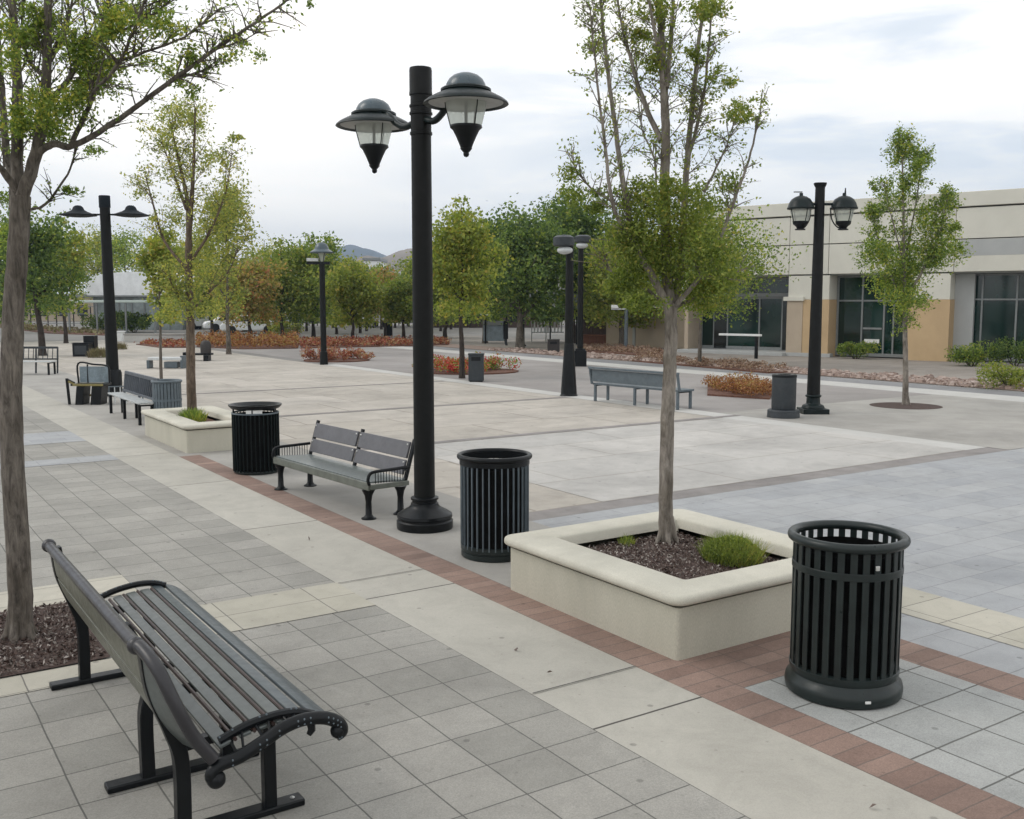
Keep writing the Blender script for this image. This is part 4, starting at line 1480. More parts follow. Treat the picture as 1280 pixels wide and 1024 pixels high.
# black cabinets on the left
b = gp(102, 446)
root = thing('utility_cabinet', 'pair of joined black utility boxes standing on the plaza at the left', 'cabinet', (b.x, b.y, 0), -YAW)
MB().box(-0.40, 0.32, 0, 0.5, 0.0, 0.58).build('body', M['black_metal'], root, 0.02)
MB().box(-0.12, 0.36, 0.51, 0.95, 0.0, 0.90).build('rear_box', M['black_metal'], root, 0.02)
MB().box(-0.42, 0.34, -0.02, 0.505, 0.582, 0.61).build('lid', M['black_metal'], root, 0.01)
MB().box(-0.30, 0.22, -0.008, -0.001, 0.10, 0.48).build('door', M['bin_slate'], root, 0.002)
b = gp(124, 447)
tuft('grass_tuft', 'low straw coloured tuft beside the black utility boxes', (b.x, b.y, 0), 0.45, 0.35, 0.42, 900, M['straw'], 0.02)
b = gp(151, 437)
tuft('grass_tuft', 'small tan tuft just right of the saucer lamp post', (b.x, b.y, 0), 0.30, 0.3, 0.35, 400, M['straw'], 0.02)


# ------------------------------------------------------------------ benches beyond
def seat_bench(label, loc, rz, L, seat_mat, back_mat, slats, panel=False, D=0.50):
    """local x along the seat, local y towards the back"""
    root = thing('park_bench', label, 'bench', loc, rz, 'plaza benches')
    mb = MB()
    if panel:
        mb.box(0, L, 0.0, D, 0.40, 0.445)
    else:
        for k in range(4):
            mb.box(0, L, k * D * 0.26, k * D * 0.26 + D * 0.22, 0.42, 0.452)
    mb.build('seat', seat_mat, root, 0.006)
    nL = 3 if L > 2 else 2
    for i in range(nL):
        x = 0.08 + (L - 0.16) * i / (nL - 1)
        for y in (0.04, D - 0.02):
            mb = MB()
            mb.box(x - 0.028, x + 0.028, y - 0.028, y + 0.028, 0, 0.40)
            mb.build('leg', M['black_metal'] if not panel else back_mat, root, 0.005)
        mb = MB()
        mb.box(x - 0.02, x + 0.02, 0.06, D, 0.37, 0.40)
        mb.build('bearer', M['black_metal'], root)
    mb = MB()
    lean = 0.10
    if panel:
        mb.strip([(0, 0), (1, 0)], 0, 0.001, 0.001) if False else None
        mb.bar((0.0, D + 0.02, 0.42), (0.0, D + lean, 0.82), 0.05, 0.05, up=(1, 0, 0))
        mb.bar((L, D + 0.02, 0.42), (L, D + lean, 0.82), 0.05, 0.05, up=(1, 0, 0))
        mb.bar((-0.03, D + lean, 0.82), (L + 0.03, D + lean, 0.82), 0.07, 0.05)
        mb.build('back_frame', back_mat, root, 0.006)
        mb = MB()
        mb.bar((0.30, D + 0.055, 0.635), (L - 0.03, D + 0.055, 0.635), 0.02, 0.30, up=(0, lean, 1))
        mb.build('backrest', back_mat, root, 0.005)
    else:
        for x in (0.0, L / 2, L):
            mb.bar((x, D, 0.02), (x, D + lean, 0.90), 0.045, 0.045, up=(1, 0, 0))
        mb.bar((0, D + lean, 0.88), (L, D + lean, 0.88), 0.05, 0.07)
        mb.bar((0, D + 0.02, 0.50), (L, D + 0.02, 0.50), 0.03, 0.05)
        mb.build('back_frame', back_mat, root, 0.005)
        mb = MB()
        n = int(L / 0.15)
        for k in range(1, n):
            x = L * k / n
            mb.bar((x, D + 0.025, 0.52), (x, D + lean - 0.005, 0.86), 0.035, 0.012, up=(1, 0, 0))
        mb.build('backrest', back_mat, root)
    return root


seat_bench('pale seated bench with dark slatted back between the far planter and the saucer lamp', (4.74, 23.0, Z1), -PI / 2, 2.7, M['pale_seat'], M['slat_back'], True, False, 0.30)
# blue grey bench on the kerb strip
seat_bench('blue grey metal bench with solid back panel left of the orange shrub bed', (16.0, 16.5, 0.012), PI / 2 + 0.12, 2.75, M['blue_grey_metal'], M['blue_grey_metal'], False, True)
b = gp(70, 469)
seat_bench('dark blue slatted bench with pale seat boards, farthest left under the dark trunk', (b.x - 1.35, b.y + 0.9, 0.004), -YAW, 1.45, M['white_metal'], M['bin_slate'], True)
# low backless rail beyond the pale bench
b = gp(137, 506)
root = thing('metal_rail', 'low grey barred rail just behind the saucer lamp base', 'rail', (b.x, b.y, 0.004), -YAW + 0.5)
mb = MB()
mb.tube([(0, 0, 0), (0, 0, 0.42), (0.75, 0, 0.42), (0.75, 0, 0)], 0.02, 8)
mb.build('frame', M['blue_grey_metal'], root)
mb = MB()
for k in range(1, 6):
    mb.tube([(0.125 * k, 0, 0.0), (0.125 * k, 0, 0.42)], 0.013, 6)
mb.build('bars', M['white_metal'], root)

# yellow edged bench
b = gp(100, 506)
root = thing('park_bench', 'small black bench with worn yellow seat edge and glazed back', 'bench', (b.x - 0.12, b.y, 0.004), -YAW, 'plaza benches')
for x0, x1 in ((0.06, 0.24), (0.42, 0.66)):
    mb = MB()
    mb.add([(x0 - 0.05, 0.0, 0), (x1 - 0.05, 0, 0), (x1, 0, 0.44), (x0, 0, 0.44), (x0 - 0.05, 0.4, 0), (x1 - 0.05, 0.4, 0), (x1, 0.4, 0.44), (x0, 0.4, 0.44)], [(0, 1, 2, 3), (7, 6, 5, 4), (0, 4, 5, 1), (1, 5, 6, 2), (2, 6, 7, 3), (3, 7, 4, 0)])
    mb.build('leg', M['black_metal'], root, 0.01)
MB().box(-0.08, 0.70, 0.0, 0.5, 0.445, 0.49).build('seat', M['black_metal'], root, 0.008)
MB().box(-0.02, 0.70, -0.022, -0.001, 0.445, 0.50).build('seat_edge', M['yellow_paint'], root, 0.005)
mb = MB()
mb.tube(spline([(-0.06, 0.42, 0.48), (-0.06, 0.44, 0.95), (0.3, 0.44, 0.93), (0.60, 0.44, 0.90), (0.68, 0.44, 0.80), (0.68, 0.42, 0.48)], 5), 0.022, 8)
mb.tube([(0.16, 0.43, 0.48), (0.16, 0.44, 0.93)], 0.018, 8)
mb.build('back_frame', M['black_metal'], root)
MB().box(-0.03, 0.65, 0.425, 0.435, 0.50, 0.88).build('backrest', M['glass_panel'], root)
mb = MB()
mb.bar((-0.16, 0.1, 0.0), (-0.20, 0.1, 0.62), 0.06, 0.05, up=(1, 0, 0))
mb.bar((-0.20, 0.1, 0.60), (-0.02, 0.1, 0.50), 0.06, 0.05)
mb.build('armrest', M['black_metal'], root, 0.006)
mb = MB()
mb.bar((-0.15, 0.07, 0.55), (0.02, 0.07, 0.46), 0.03, 0.05)
mb.build('brace', M['yellow_paint'], root, 0.004)
mb = MB()
mb.bar((0.24, 0.30, 0.20), (0.44, 0.30, 0.20), 0.03, 0.05)
mb.build('brace', M['yellow_paint'], root, 0.004)

# low grey bench and dark bench with bin in the middle distance
b = gp(183, 461)
root = thing('park_bench', 'low pale blue backless bench standing alone on the plaza behind the thin grey stem', 'bench', (b.x, b.y, 0.004), -YAW, 'plaza benches')
MB().box(0.05, 1.28, 0.0, 0.45, 0.30, 0.40).build('seat', M['white_metal'], root, 0.015)
for x in (0.0, 1.22):
    MB().box(x, x + 0.10, 0.02, 0.43, 0, 0.46 if x else 0.30).build('leg', M['blue_grey_metal'], root, 0.01)
MB().box(0.62, 1.10, 0.05, 0.40, 0.02, 0.24).build('crate', M['blue_grey_metal'], root, 0.01)
b = gp(230, 451)
root = thing('park_bench', 'dark bench with rounded end bin seen beside the far planter trunk', 'bench', (b.x, b.y, 0.004), -YAW, 'plaza benches')
MB().box(0, 1.1, 0.0, 0.42, 0.22, 0.30).build('seat', M['black_metal'], root, 0.01)
MB().box(-0.05, 0.16, 0.0, 0.42, 0.0, 0.34).build('leg', M['black_metal'], root, 0.01)
MB().box(0.93, 1.13, -0.45, -0.02, 0.0, 0.24).build('leg', M['black_metal'], root, 0.01)
mb = MB()
mb.lathe([(0, 0.30), (0.21, 0.30), (0.22, 0.62), (0.18, 0.76), (0.10, 0.82), (0, 0.83)], 24, (0.85, 0.2, 0))
mb.build('end_bin', M['bin_brown'], root)
MB().box(0.0, 0.22, 0.3, 0.36, 0.30, 0.98).build('back_board', M['blue_grey_metal'], root, 0.01)


# ------------------------------------------------------------------ planting beds
def bed_object(name, label, poly, h, n, size, mat, soil_mat=None, cat='flower bed'):
    """poly: world outline (list of Vector); mounded leaf mass"""
    c = sum(poly, Vector((0, 0, 0))) / len(poly)
    root = thing(name, label, cat, (c.x, c.y, 0))
    P = [(p.x - c.x, p.y - c.y) for p in poly]
    mb = MB()
    mb.prism(P, 0.0, 0.05)
    mb.build('soil', soil_mat or M['red_soil'], root)

    def inside(x, y):
        s = False
        j = len(P) - 1
        for i in range(len(P)):
            if (P[i][1] > y) != (P[j][1] > y) and x < (P[j][0] - P[i][0]) * (y - P[i][1]) / (P[j][1] - P[i][1]) + P[i][0]:
                s = not s
            j = i
        return s
    xs, ys = [p[0] for p in P], [p[1] for p in P]
    plants = []
    target = max(10, int(len(P) and 40))
    tries = 0
    area = (max(xs) - min(xs)) * (max(ys) - min(ys))
    target = int(min(260, max(16, area * 3.0)))
    while len(plants) < target and tries < 9000:
        tries += 1
        x, y = RNG.uniform(min(xs), max(xs)), RNG.uniform(min(ys), max(ys))
        if inside(x, y):
            plants.append((x, y, h * RNG.uniform(0.55, 1.1), RNG.uniform(0.20, 0.38)))
    C = []
    for i in range(n):
        x, y, hh, r = plants[int(RNG.integers(len(plants)))]
        u = RNG.normal(size=3)
        u /= np.linalg.norm(u)
        k = RNG.random() ** 0.4
        C.append((x + u[0] * r * k, y + u[1] * r * k, 0.05 + hh * 0.5 + u[2] * hh * 0.5 * k))
    leaf_object('foliage', C, size, mat, root, 0.55)
    return root


def ellipse(px, py, rx, ry, n=18, ang=0.0):
    c = gp(px, py)
    r = Vector((CY, -SY, 0))
    f = Vector((SY, CY, 0))
    return [c + r * rx * math.cos(2 * PI * k / n) + f * ry * math.sin(2 * PI * k / n) for k in range(n)]


bed_object('flower_bed', 'small bed of red and buff shrubs round the single domed lamp', ellipse(421, 451, 1.35, 1.3), 0.55, 3600, 0.09, M['flower_red'])
bed_object('flower_bed', 'round bed of red and lime shrubs at the foot of the yellow green tree', ellipse(585, 465, 1.75, 1.5), 0.55, 5600, 0.085, M['flower_mixed'])
bed_object('flower_bed', 'low orange shrub bed between the blue grey bench and the ring based bin', [gp(884, 495), gp(962, 500), gp(968, 490), gp(950, 484), gp(885, 482)], 0.42, 6500, 0.055, M['flower_orange'])
bed_object('flower_bed', 'long low bed of orange and yellow shrubs across the back of the plaza', [gp(246, 434), gp(300, 437), gp(372, 436), gp(375, 429), gp(246, 428)], 0.75, 5200, 0.15, M['flower_orange'])
bed_object('flower_bed', 'long brick red ground cover bed behind the single domed lamp', [gp(376, 436), gp(516, 433), gp(560, 432), gp(560, 428), gp(430, 428), gp(376, 429)], 0.45, 5200, 0.14, M['flower_red'])
bed_object('flower_bed', 'thin red brown bed in front of the low grey wall at left', [gp(170, 431), gp(200, 435), gp(240, 435), gp(244, 429), gp(200, 428)], 0.25, 900, 0.14, M['flower_red'])
bed_object('flower_bed', 'dry pink brush strip under the beige wall', [gp(728, 440), gp(835, 447), gp(838, 441), gp(780, 436), gp(728, 434)], 0.26, 3600, 0.09, M['dry_brush'])
bed_object('flower_bed', 'dry pinkish brush along the kerb between the beige wall and the entrance', [gp(790, 452), gp(960, 467), gp(1000, 466), gp(940, 456), gp(800, 447)], 0.22, 5200, 0.08, M['dry_brush'])
bed_object('flower_bed', 'tan dry bed along the far left path', [gp(0, 410), gp(60, 417), gp(140, 420), gp(150, 416), gp(70, 411), gp(0, 404)], 0.3, 2200, 0.2, M['straw'])


def hedge(label, px, py, rx, ry, h, n, size, mat, name='shrub'):
    c = gp(px, py)
    root = thing(name, label, 'shrub', (c.x, c.y, 0), -YAW)
    mb = MB()
    for k in range(7):
        a = 2 * PI * k / 7
        mb.tube([(0.1 * math.cos(a), 0.1 * math.sin(a), 0), (rx * 0.5 * math.cos(a), ry * 0.5 * math.sin(a), h * 0.7)], [0.02, 0.008], 5)
    mb.build('stems', M['bark_dark'], root)
    lumps = [(RNG.uniform(-0.7, 0.7) * rx, RNG.uniform(-0.7, 0.7) * ry, RNG.uniform(0.35, 0.72) * h, RNG.uniform(0.28, 0.45)) for _ in range(10)]
    C = []
    for i in range(n):
        x, y, z, r = lumps[int(RNG.integers(len(lumps)))]
        u = RNG.normal(size=3)
        u /= np.linalg.norm(u)
        k = RNG.random() ** 0.35
        C.append((x + u[0] * rx * r * k, y + u[1] * ry * r * k * 1.2, max(0.02, z + u[2] * h * r * k)))
    leaf_object('foliage', C, size, mat, root, 0.5)
    return root


hedge('round green shrub at the foot of the tan pillar', 1070, 449, 0.85, 0.6, 0.75, 1800, 0.10, M['leaf_fresh'])
hedge('wide dark green shrub before the right hand windows, back row', 1215, 458, 1.25, 0.7, 0.9, 2400, 0.10, M['leaf_fresh'])
hedge('taller green shrub at the right edge against the dark window', 1268, 458, 0.9, 0.7, 1.1, 2200, 0.10, M['leaf_dark'])
hedge('low yellow green shrub nearest the road at the right edge', 1262, 486, 0.95, 0.6, 0.72, 2600, 0.08, M['leaf_yellow'])
hedge('clipped dark green hedge under the pale canopy at left', 133, 415, 2.2, 1.2, 1.7, 2600, 0.20, M['leaf_dark'], 'hedge')
hedge('dark hedge right of the saucer lamp pole beneath the white pavilion', 168, 416, 1.7, 1.2, 1.6, 2200, 0.20, M['leaf_dark'], 'hedge')
hedge('low grey green bush behind the orange bed', 357, 420, 1.3, 0.8, 1.1, 1400, 0.16, M['leaf_pale'])

# mulch ring of the small tree on the right
b = gp(1132, 508)
mb = MB()
mb.lathe([(0, 0.03), (0.45, 0.024), (0.80, 0.014)], 40)
rg = mb.build('tree_ring', M['mulch'], None, fix=False)
rg.location = (b.x, b.y, 0)
tag(rg, 'round mulch ring at the foot of the small tree on the right', 'mulch ring')
b = gp(578, 470)


# ------------------------------------------------------------------ trees laid out by hand
def L(d, pts, r0, r1, ntw=0, t0=0.3, tl=0.4, per=10):
    return ([at(x, y, d + o) for x, y, o in pts], r0, r1, ntw, t0, tl, per)


# --- planter tree
D = 8.57
base = at(833, 690, D)
base = Vector((base.x, base.y, 0.36))
limbs = [
    ([base - Vector((0, 0, 0.05)), at(832, 640, D), at(834, 540, D), at(837, 460, D), at(839, 405, D), at(838, 380, D)], 0.066, 0.054, 0, 0, 0, 0),
    L(D, [(838, 392, 0), (834, 330, 0.05), (831, 255, 0.05), (832, 170, 0), (830, 110, 0.05), (826, 40, 0.05), (822, -60, 0.1), (820, -160, 0.1)], 0.052, 0.018, 60, 0.3, 0.42, 13),
    L(D, [(838, 392, 0), (818, 350, -0.1), (797, 310, -0.15), (784, 260, -0.2), (772, 180, -0.2), (760, 90, -0.25), (751, 0, -0.25), (746, -90, -0.3)], 0.036, 0.008, 55, 0.25, 0.40, 11),
    L(D, [(797, 310, -0.15), (768, 262, -0.3), (757, 190, -0.35), (750, 130, -0.35), (742, 60, -0.4), (738, 10, -0.4)], 0.020, 0.005, 34, 0.2, 0.30, 9),
    L(D, [(826, 176, 0.0), (806, 130, 0.1), (790, 80, 0.2), (775, 20, 0.25), (768, -60, 0.3)], 0.025, 0.006, 34, 0.15, 0.38, 12),
    L(D, [(832, 150, 0), (828, 100, -0.1), (822, 60, -0.15), (812, 0, -0.2), (806, -80, -0.2)], 0.026, 0.006, 28, 0.2, 0.36, 12),
    L(D, [(833, 110, 0), (838, 60, 0.1), (842, 0, 0.15), (848, -80, 0.2)], 0.026, 0.006, 26, 0.2, 0.36, 12),
    L(D, [(839, 392, 0), (850, 340, 0.1), (856, 255, 0.2), (860, 190, 0.2), (868, 110, 0.25), (875, 40, 0.3), (884, -20, 0.3), (888, -90, 0.3)], 0.038, 0.008, 60, 0.25, 0.42, 12),
    L(D, [(860, 200, 0.2), (873, 150, 0.1), (882, 100, 0.05), (887, 40, 0), (892, -30, 0)], 0.018, 0.005, 34, 0.1, 0.38, 12),
    L(D, [(839, 388, 0), (858, 366, -0.1), (876, 345, -0.15), (900, 300, -0.2), (918, 250, -0.2), (936, 200, -0.2), (948, 150, -0.2), (953, 112, -0.2)], 0.024, 0.004, 30, 0.25, 0.34, 9),
    L(D, [(838, 388, 0), (808, 362, 0.2), (775, 350, 0.3), (762, 335, 0.35), (754, 318, 0.4)], 0.02, 0.006, 18, 0.3, 0.42, 14),
    L(D, [(784, 262, -0.2), (745, 240, -0.1), (722, 215, -0.05), (714, 190, 0)], 0.012, 0.004, 16, 0.2, 0.28, 8),
    L(D, [(880, 240, 0.1), (905, 190, 0.2), (918, 150, 0.25)], 0.012, 0.004, 18, 0.3, 0.30, 8),
    L(D, [(839, 388, 0.0), (868, 372, 0.2), (900, 352, 0.3), (930, 335, 0.35)], 0.018, 0.005, 24, 0.3, 0.36, 13),
    L(D, [(820, 250, 0.1), (818, 200, 0.3), (800, 150, 0.4), (795, 60, 0.45)], 0.012, 0.004, 20, 0.2, 0.32, 8),
]
pxm = D / F
clumps = []
for (x, y, rx, ry, n) in ((786, 300, 28, 42, 900), (812, 270, 36, 40, 900), (858, 290, 40, 45, 1000), (893, 320, 32, 40, 800), (784, 352, 26, 26, 620), (820, 335, 44, 40, 1000),
                          (876, 366, 34, 26, 700), (905, 352, 26, 30, 450), (800, 380, 28, 16, 380), (880, 255, 30, 28, 420), (722, 225, 22, 34, 230), (748, 255, 14, 18, 130), (845, 235, 30, 18, 340),
                          (797, 52, 17, 16, 170), (812, 80, 12, 16, 120), (884, 20, 22, 24, 260), (868, 62, 16, 14, 130), (925, 140, 34, 12, 190), (790, 240, 36, 18, 380), (905, 235, 18, 22, 180),
                          (940, 150, 14, 12, 60), (902, 95, 16, 24, 130), (828, 4, 34, 14, 220), (745, 60, 14, 40, 150)):
    clumps.append((at(x, y, D + RNG.normal() * 0.22), (rx * pxm, ry * pxm), int(n * 1.15)))
scaled_tree('planter_tree', 'many stemmed olive green tree growing from the front cream planter', base, [(a_, b_, c_, d_, e_, f_, g_ * 1.15) for a_, b_, c_, d_, e_, f_, g_ in limbs], [(c_, r_, int(n_ * 1.35)) for c_, r_, n_ in clumps], None, 0.034, M['leaf_olive'], M['bark_pale'])

# --- big foreground tree at left
D = 7.04
base = gp(26, 800)
limbs = [
    ([base - Vector((0, 0, 0.05)), at(25, 730, D), at(20, 650, D), at(15, 550, D), at(14, 470, D), at(17, 390, D), at(22, 320, D), at(26, 245, D)], 0.086, 0.066, 0, 0, 0, 0),
    L(D, [(20, 262, 0), (21, 200, 0.05), (22, 120, 0.05), (18, 40, 0.1), (12, -60, 0.15), (6, -180, 0.2)], 0.048, 0.016, 44, 0.15, 0.5, 16),
    L(D, [(24, 258, 0), (46, 190, -0.05), (57, 120, -0.05), (59, 40, -0.05), (60, -60, -0.1), (66, -170, -0.1)], 0.046, 0.016, 44, 0.2, 0.5, 16),
    L(D, [(21, 245, 0.0), (8, 190, 0.2), (2, 110, 0.3), (-6, 20, 0.4), (-20, -80, 0.5)], 0.032, 0.012, 30, 0.1, 0.5, 14),
    L(D, [(22, 240, 0), (2, 212, -0.1), (-30, 180, -0.2), (-80, 110, -0.3), (-130, 30, -0.3)], 0.026, 0.01, 30, 0.2, 0.5, 14),
    L(D, [(48, 192, -0.05), (66, 180, -0.1), (92, 182, -0.15), (150, 148, -0.2), (219, 97, -0.3), (269, 62, -0.4), (320, 28, -0.5), (375, -12, -0.6)], 0.028, 0.006, 46, 0.3, 0.30, 8),
    L(D, [(36, 262, 0), (58, 255, 0.1), (84, 218, 0.15), (97, 184, 0.2)], 0.012, 0.005, 10, 0.3, 0.2, 5),
    L(D, [(57, 130, -0.05), (86, 100, -0.15), (105, 60, -0.2), (128, 28, -0.25), (140, -30, -0.3), (160, -100, -0.3)], 0.022, 0.007, 44, 0.2, 0.42, 15),
    L(D, [(90, 180, -0.1), (108, 140, -0.2), (122, 110, -0.3), (150, 78, -0.35), (166, 40, -0.4), (186, -10, -0.4), (205, -60, -0.4)], 0.018, 0.005, 48, 0.2, 0.36, 13),
    L(D, [(150, 76, -0.35), (190, 62, -0.4), (232, 45, -0.5), (275, 10, -0.5)], 0.010, 0.004, 26, 0.1, 0.28, 9),
    L(D, [(150, 40, -0.3), (195, 15, -0.3), (225, -5, -0.3)], 0.010, 0.004, 18, 0.1, 0.28, 9),
    L(D, [(58, 100, -0.05), (36, 75, 0.1), (28, 40, 0.2), (30, -20, 0.2)], 0.016, 0.006, 24, 0.1, 0.4, 14),
    L(D, [(60, 80, -0.05), (80, 45, 0.15), (90, 0, 0.25), (96, -50, 0.3)], 0.016, 0.006, 26, 0.1, 0.4, 15),
    L(D, [(269, 62, -0.4), (300, 52, -0.3), (330, 35, -0.3)], 0.006, 0.003, 14, 0.1, 0.2, 7),
    L(D, [(219, 97, -0.3), (245, 92, -0.3), (280, 78, -0.3)], 0.007, 0.003, 16, 0.1, 0.22, 8),
]
pxm = D / F
clumps = []
for (x, y, rx, ry, n) in ((110, 60, 28, 26, 520), (72, 135, 38, 28, 620), (130, 95, 26, 22, 420), (35, 40, 20, 18, 260), (55, 20, 22, 14, 240), (18, 150, 20, 22, 230), (105, 115, 22, 18, 300), (160, 18, 30, 16, 240), (140, 30, 22, 22, 260),
                          (210, 30, 30, 16, 170), (60, 165, 28, 14, 260), (250, 70, 34, 10, 90), (300, 60, 30, 12, 80), (200, 80, 30, 14, 130), (8, 60, 12, 34, 170), (90, 235, 18, 10, 46), (106, 186, 26, 6, 40), (225, 110, 26, 10, 70), (4, 280, 8, 50, 130), (385, -2, 10, 8, 30)):
    clumps.append((at(x, y, D + RNG.normal() * 0.25), (rx * pxm, ry * pxm), n))
scaled_tree('foreground_tree', 'large tree with thick grey trunk growing in the mulch bed behind the foreground bench', base, limbs, [(c_, r_, int(n_ * 2.1)) for c_, r_, n_ in clumps], None, 0.029, M['leaf_fresh'], M['bark'])

# --- far planter tree
D = 17.6
base = at(240, 520, D)
base = Vector((base.x, base.y, 0.36))
limbs = [
    ([base - Vector((0, 0, 0.05)), at(239, 480, D), at(238, 430, D), at(238, 395, D), at(236, 350, D), at(236, 300, D)], 0.085, 0.06, 0, 0, 0, 0),
    L(D, [(236, 300, 0), (234, 250, 0.1), (222, 195, 0.1), (212, 150, 0.1)], 0.05, 0.01, 34, 0.2, 0.8, 22),
    L(D, [(236, 300, 0), (240, 240, -0.1), (243, 180, -0.1), (244, 135, -0.1)], 0.05, 0.01, 34, 0.2, 0.8, 22),
    L(D, [(233, 262, 0), (218, 220, 0.3), (203, 180, 0.4)], 0.03, 0.008, 26, 0.2, 0.7, 18),
    L(D, [(237, 330, 0), (262, 290, -0.3), (282, 240, -0.4), (290, 190, -0.4)], 0.03, 0.008, 30, 0.2, 0.7, 18),
    L(D, [(236, 340, 0), (205, 300, 0.3), (190, 250, 0.3), (182, 220, 0.3)], 0.03, 0.008, 26, 0.3, 0.7, 16),
    L(D, [(238, 390, 0), (262, 365, 0.4), (285, 340, 0.5), (298, 310, 0.5)], 0.02, 0.008, 24, 0.3, 0.7, 14),
    L(D, [(238, 385, 0), (222, 370, -0.3), (210, 345, -0.4)], 0.02, 0.008, 20, 0.3, 0.6, 14),
]
pxm = D / F
clumps = []
for (x, y, rx, ry, n) in ((232, 145, 34, 20, 600), (200, 160, 20, 20, 200), (222, 345, 24, 40, 700), (245, 330, 26, 40, 600), (238, 380, 32, 22, 700), (265, 260, 30, 40, 500), (285, 250, 20, 50, 380), (215, 270, 24, 30, 300), (262, 200, 30, 26, 300), (295, 165, 10, 12, 70), (180, 235, 16, 18, 70), (268, 300, 26, 30, 380), (210, 390, 20, 16, 240)):
    clumps.append((at(x, y, D + RNG.normal() * 0.4), (rx * pxm, ry * pxm), n))
scaled_tree('planter_tree', 'airy pale green tree rising from the far cream planter', base, [(a_, b_, c_, int(d_ * 0.8), e_, f_, int(g_ * 1.2)) for a_, b_, c_, d_, e_, f_, g_ in limbs], [(c_, r_, int(n_ * 1.0)) for c_, r_, n_ in clumps], None, 0.056, M['leaf_pale'], M['bark_brown'])

# --- small tree at right in its mulch ring
D = 23.3
base = gp(1132, 507)
limbs = [
    ([base - Vector((0, 0, 0.05)), at(1132, 460, D), at(1131, 400, D), at(1130, 330, D), at(1129, 250, D), at(1127, 175, D)], 0.075, 0.012, 60, 0.35, 0.7, 24),
    L(D, [(1131, 385, 0), (1112, 340, 0.2), (1098, 300, 0.3), (1090, 270, 0.3)], 0.035, 0.008, 30, 0.25, 0.6, 20),
    L(D, [(1131, 375, 0), (1155, 335, -0.2), (1175, 290, -0.3), (1186, 240, -0.3)], 0.035, 0.008, 36, 0.25, 0.6, 22),
    L(D, [(1130, 330, 0), (1142, 270, 0.3), (1150, 220, 0.3), (1152, 195, 0.3)], 0.025, 0.008, 26, 0.25, 0.6, 20),
    L(D, [(1130, 330, 0), (1114, 270, -0.3), (1105, 230, -0.4)], 0.022, 0.008, 20, 0.25, 0.5, 14),
]
pxm = D / F
clumps = []
for (x, y, rx, ry, n) in ((1130, 190, 20, 22, 460), (1150, 205, 14, 16, 220), (1098, 322, 26, 26, 700), (1140, 330, 34, 34, 1000), (1178, 310, 26, 28, 700), (1187, 245, 10, 20, 260), (1160, 275, 24, 24, 420), (1135, 375, 28, 18, 600), (1098, 262, 14, 16, 140), (1092, 232, 10, 6, 60), (1120, 240, 22, 22, 200), (1192, 285, 10, 14, 160), (1110, 355, 20, 20, 360)):
    clumps.append((at(x, y, D + RNG.normal() * 0.4), (rx * pxm, ry * pxm), n))
scaled_tree('young_tree', 'young green tree with pale straight trunk in front of the stucco building', base, [(a_, b_, c_, d_, e_, f_, g_ * 1.8) for a_, b_, c_, d_, e_, f_, g_ in limbs], [(c_, r_, int(n_ * 1.6)) for c_, r_, n_ in clumps], None, 0.068, M['leaf_fresh'], M['bark_pale'])


# --- trees grown by rule: (px, forward distance, top py, crown half width px, crown bottom py)
def px_tree(name, label, px, d, top, hw, bot, nleaf, lsz, ml, mbk, trunk_r=0.1, group=None, **kw):
    b = at(px, 376, d)
    H = at(px, top, d).z
    hw *= 1.3
    nleaf = int(nleaf * 1.15)
    z0 = at(px, bot, d).z
    return generic_tree(name, label, (b.x, b.y, 0), H, hw * d / F, max(0.6, z0), nleaf, lsz, ml, mbk, trunk_r, 'tree', group, **kw)


px_tree('young_tree', 'yellow green tree growing out of the round red and lime bed', 577, 31.6, 248, 40, 392, 4200, 0.13, M['leaf_yellow'], M['bark_dark'], 0.10, nb=12)
px_tree('young_tree', 'slim yellow green tree on a thin pale grey stem behind the blue grey bin', 198, 23.5, 268, 24, 400, 1300, 0.11, M['leaf_yellow'], M['bark'], 0.045, airy=0.6)
px_tree('shade_tree', 'dark trunked green tree above the farthest left bench', 50, 44.8, 255, 44, 385, 4200, 0.17, M['leaf_dark'], M['bark_dark'], 0.17, lean=(-0.3, 0.0))
px_tree('shade_tree', 'broad dark green tree left of the drum head lamps', 650, 52, 262, 58, 398, 9000, 0.2, M['leaf_dark'], M['bark'], 0.26, nb=16)
px_tree('shade_tree', 'very dark dense tree right behind the drum head lamps', 716, 58, 246, 56, 392, 9000, 0.22, M['leaf_dark'], M['bark_dark'], 0.26, nb=16)
px_tree('shade_tree', 'olive green tree between the yellow green tree and the dark shade trees', 606, 58, 282, 38, 398, 4600, 0.2, M['leaf_fresh'], M['bark'], 0.18)
px_tree('shade_tree', 'yellow tinged tree over the beige wall behind the planter tree', 778, 52, 285, 50, 402, 6000, 0.19, M['leaf_yellow'], M['bark'], 0.2)
px_tree('shade_tree', 'bushy green tree overlapping the left end of the stucco building', 876, 38, 268, 66, 392, 6800, 0.12, M['leaf_fresh'], M['bark'], 0.085, nb=14)
px_tree('shade_tree', 'tall airy grey green tree right behind the far planter tree', 284, 46, 205, 30, 392, 3000, 0.15, M['leaf_pale'], M['bark'], 0.12, airy=0.4, nb=12)
ROW = 'row of trees at the back of the plaza'
px_tree('row_tree', 'dark green tree at the left picture edge behind the foreground trunk', 4, 60, 272, 42, 400, 3600, 0.2, M['leaf_dark'], M['bark_dark'], 0.16, ROW)
px_tree('row_tree', 'yellow green tree left of the saucer lamp', 80, 58, 272, 28, 388, 2800, 0.2, M['leaf_yellow'], M['bark_dark'], 0.13, ROW, airy=0.3)
px_tree('row_tree', 'thin crowned green tree right of the saucer lamp above the white pavilion', 158, 90, 282, 26, 338, 1500, 0.2, M['leaf_fresh'], M['bark_dark'], 0.1, ROW, airy=0.5)
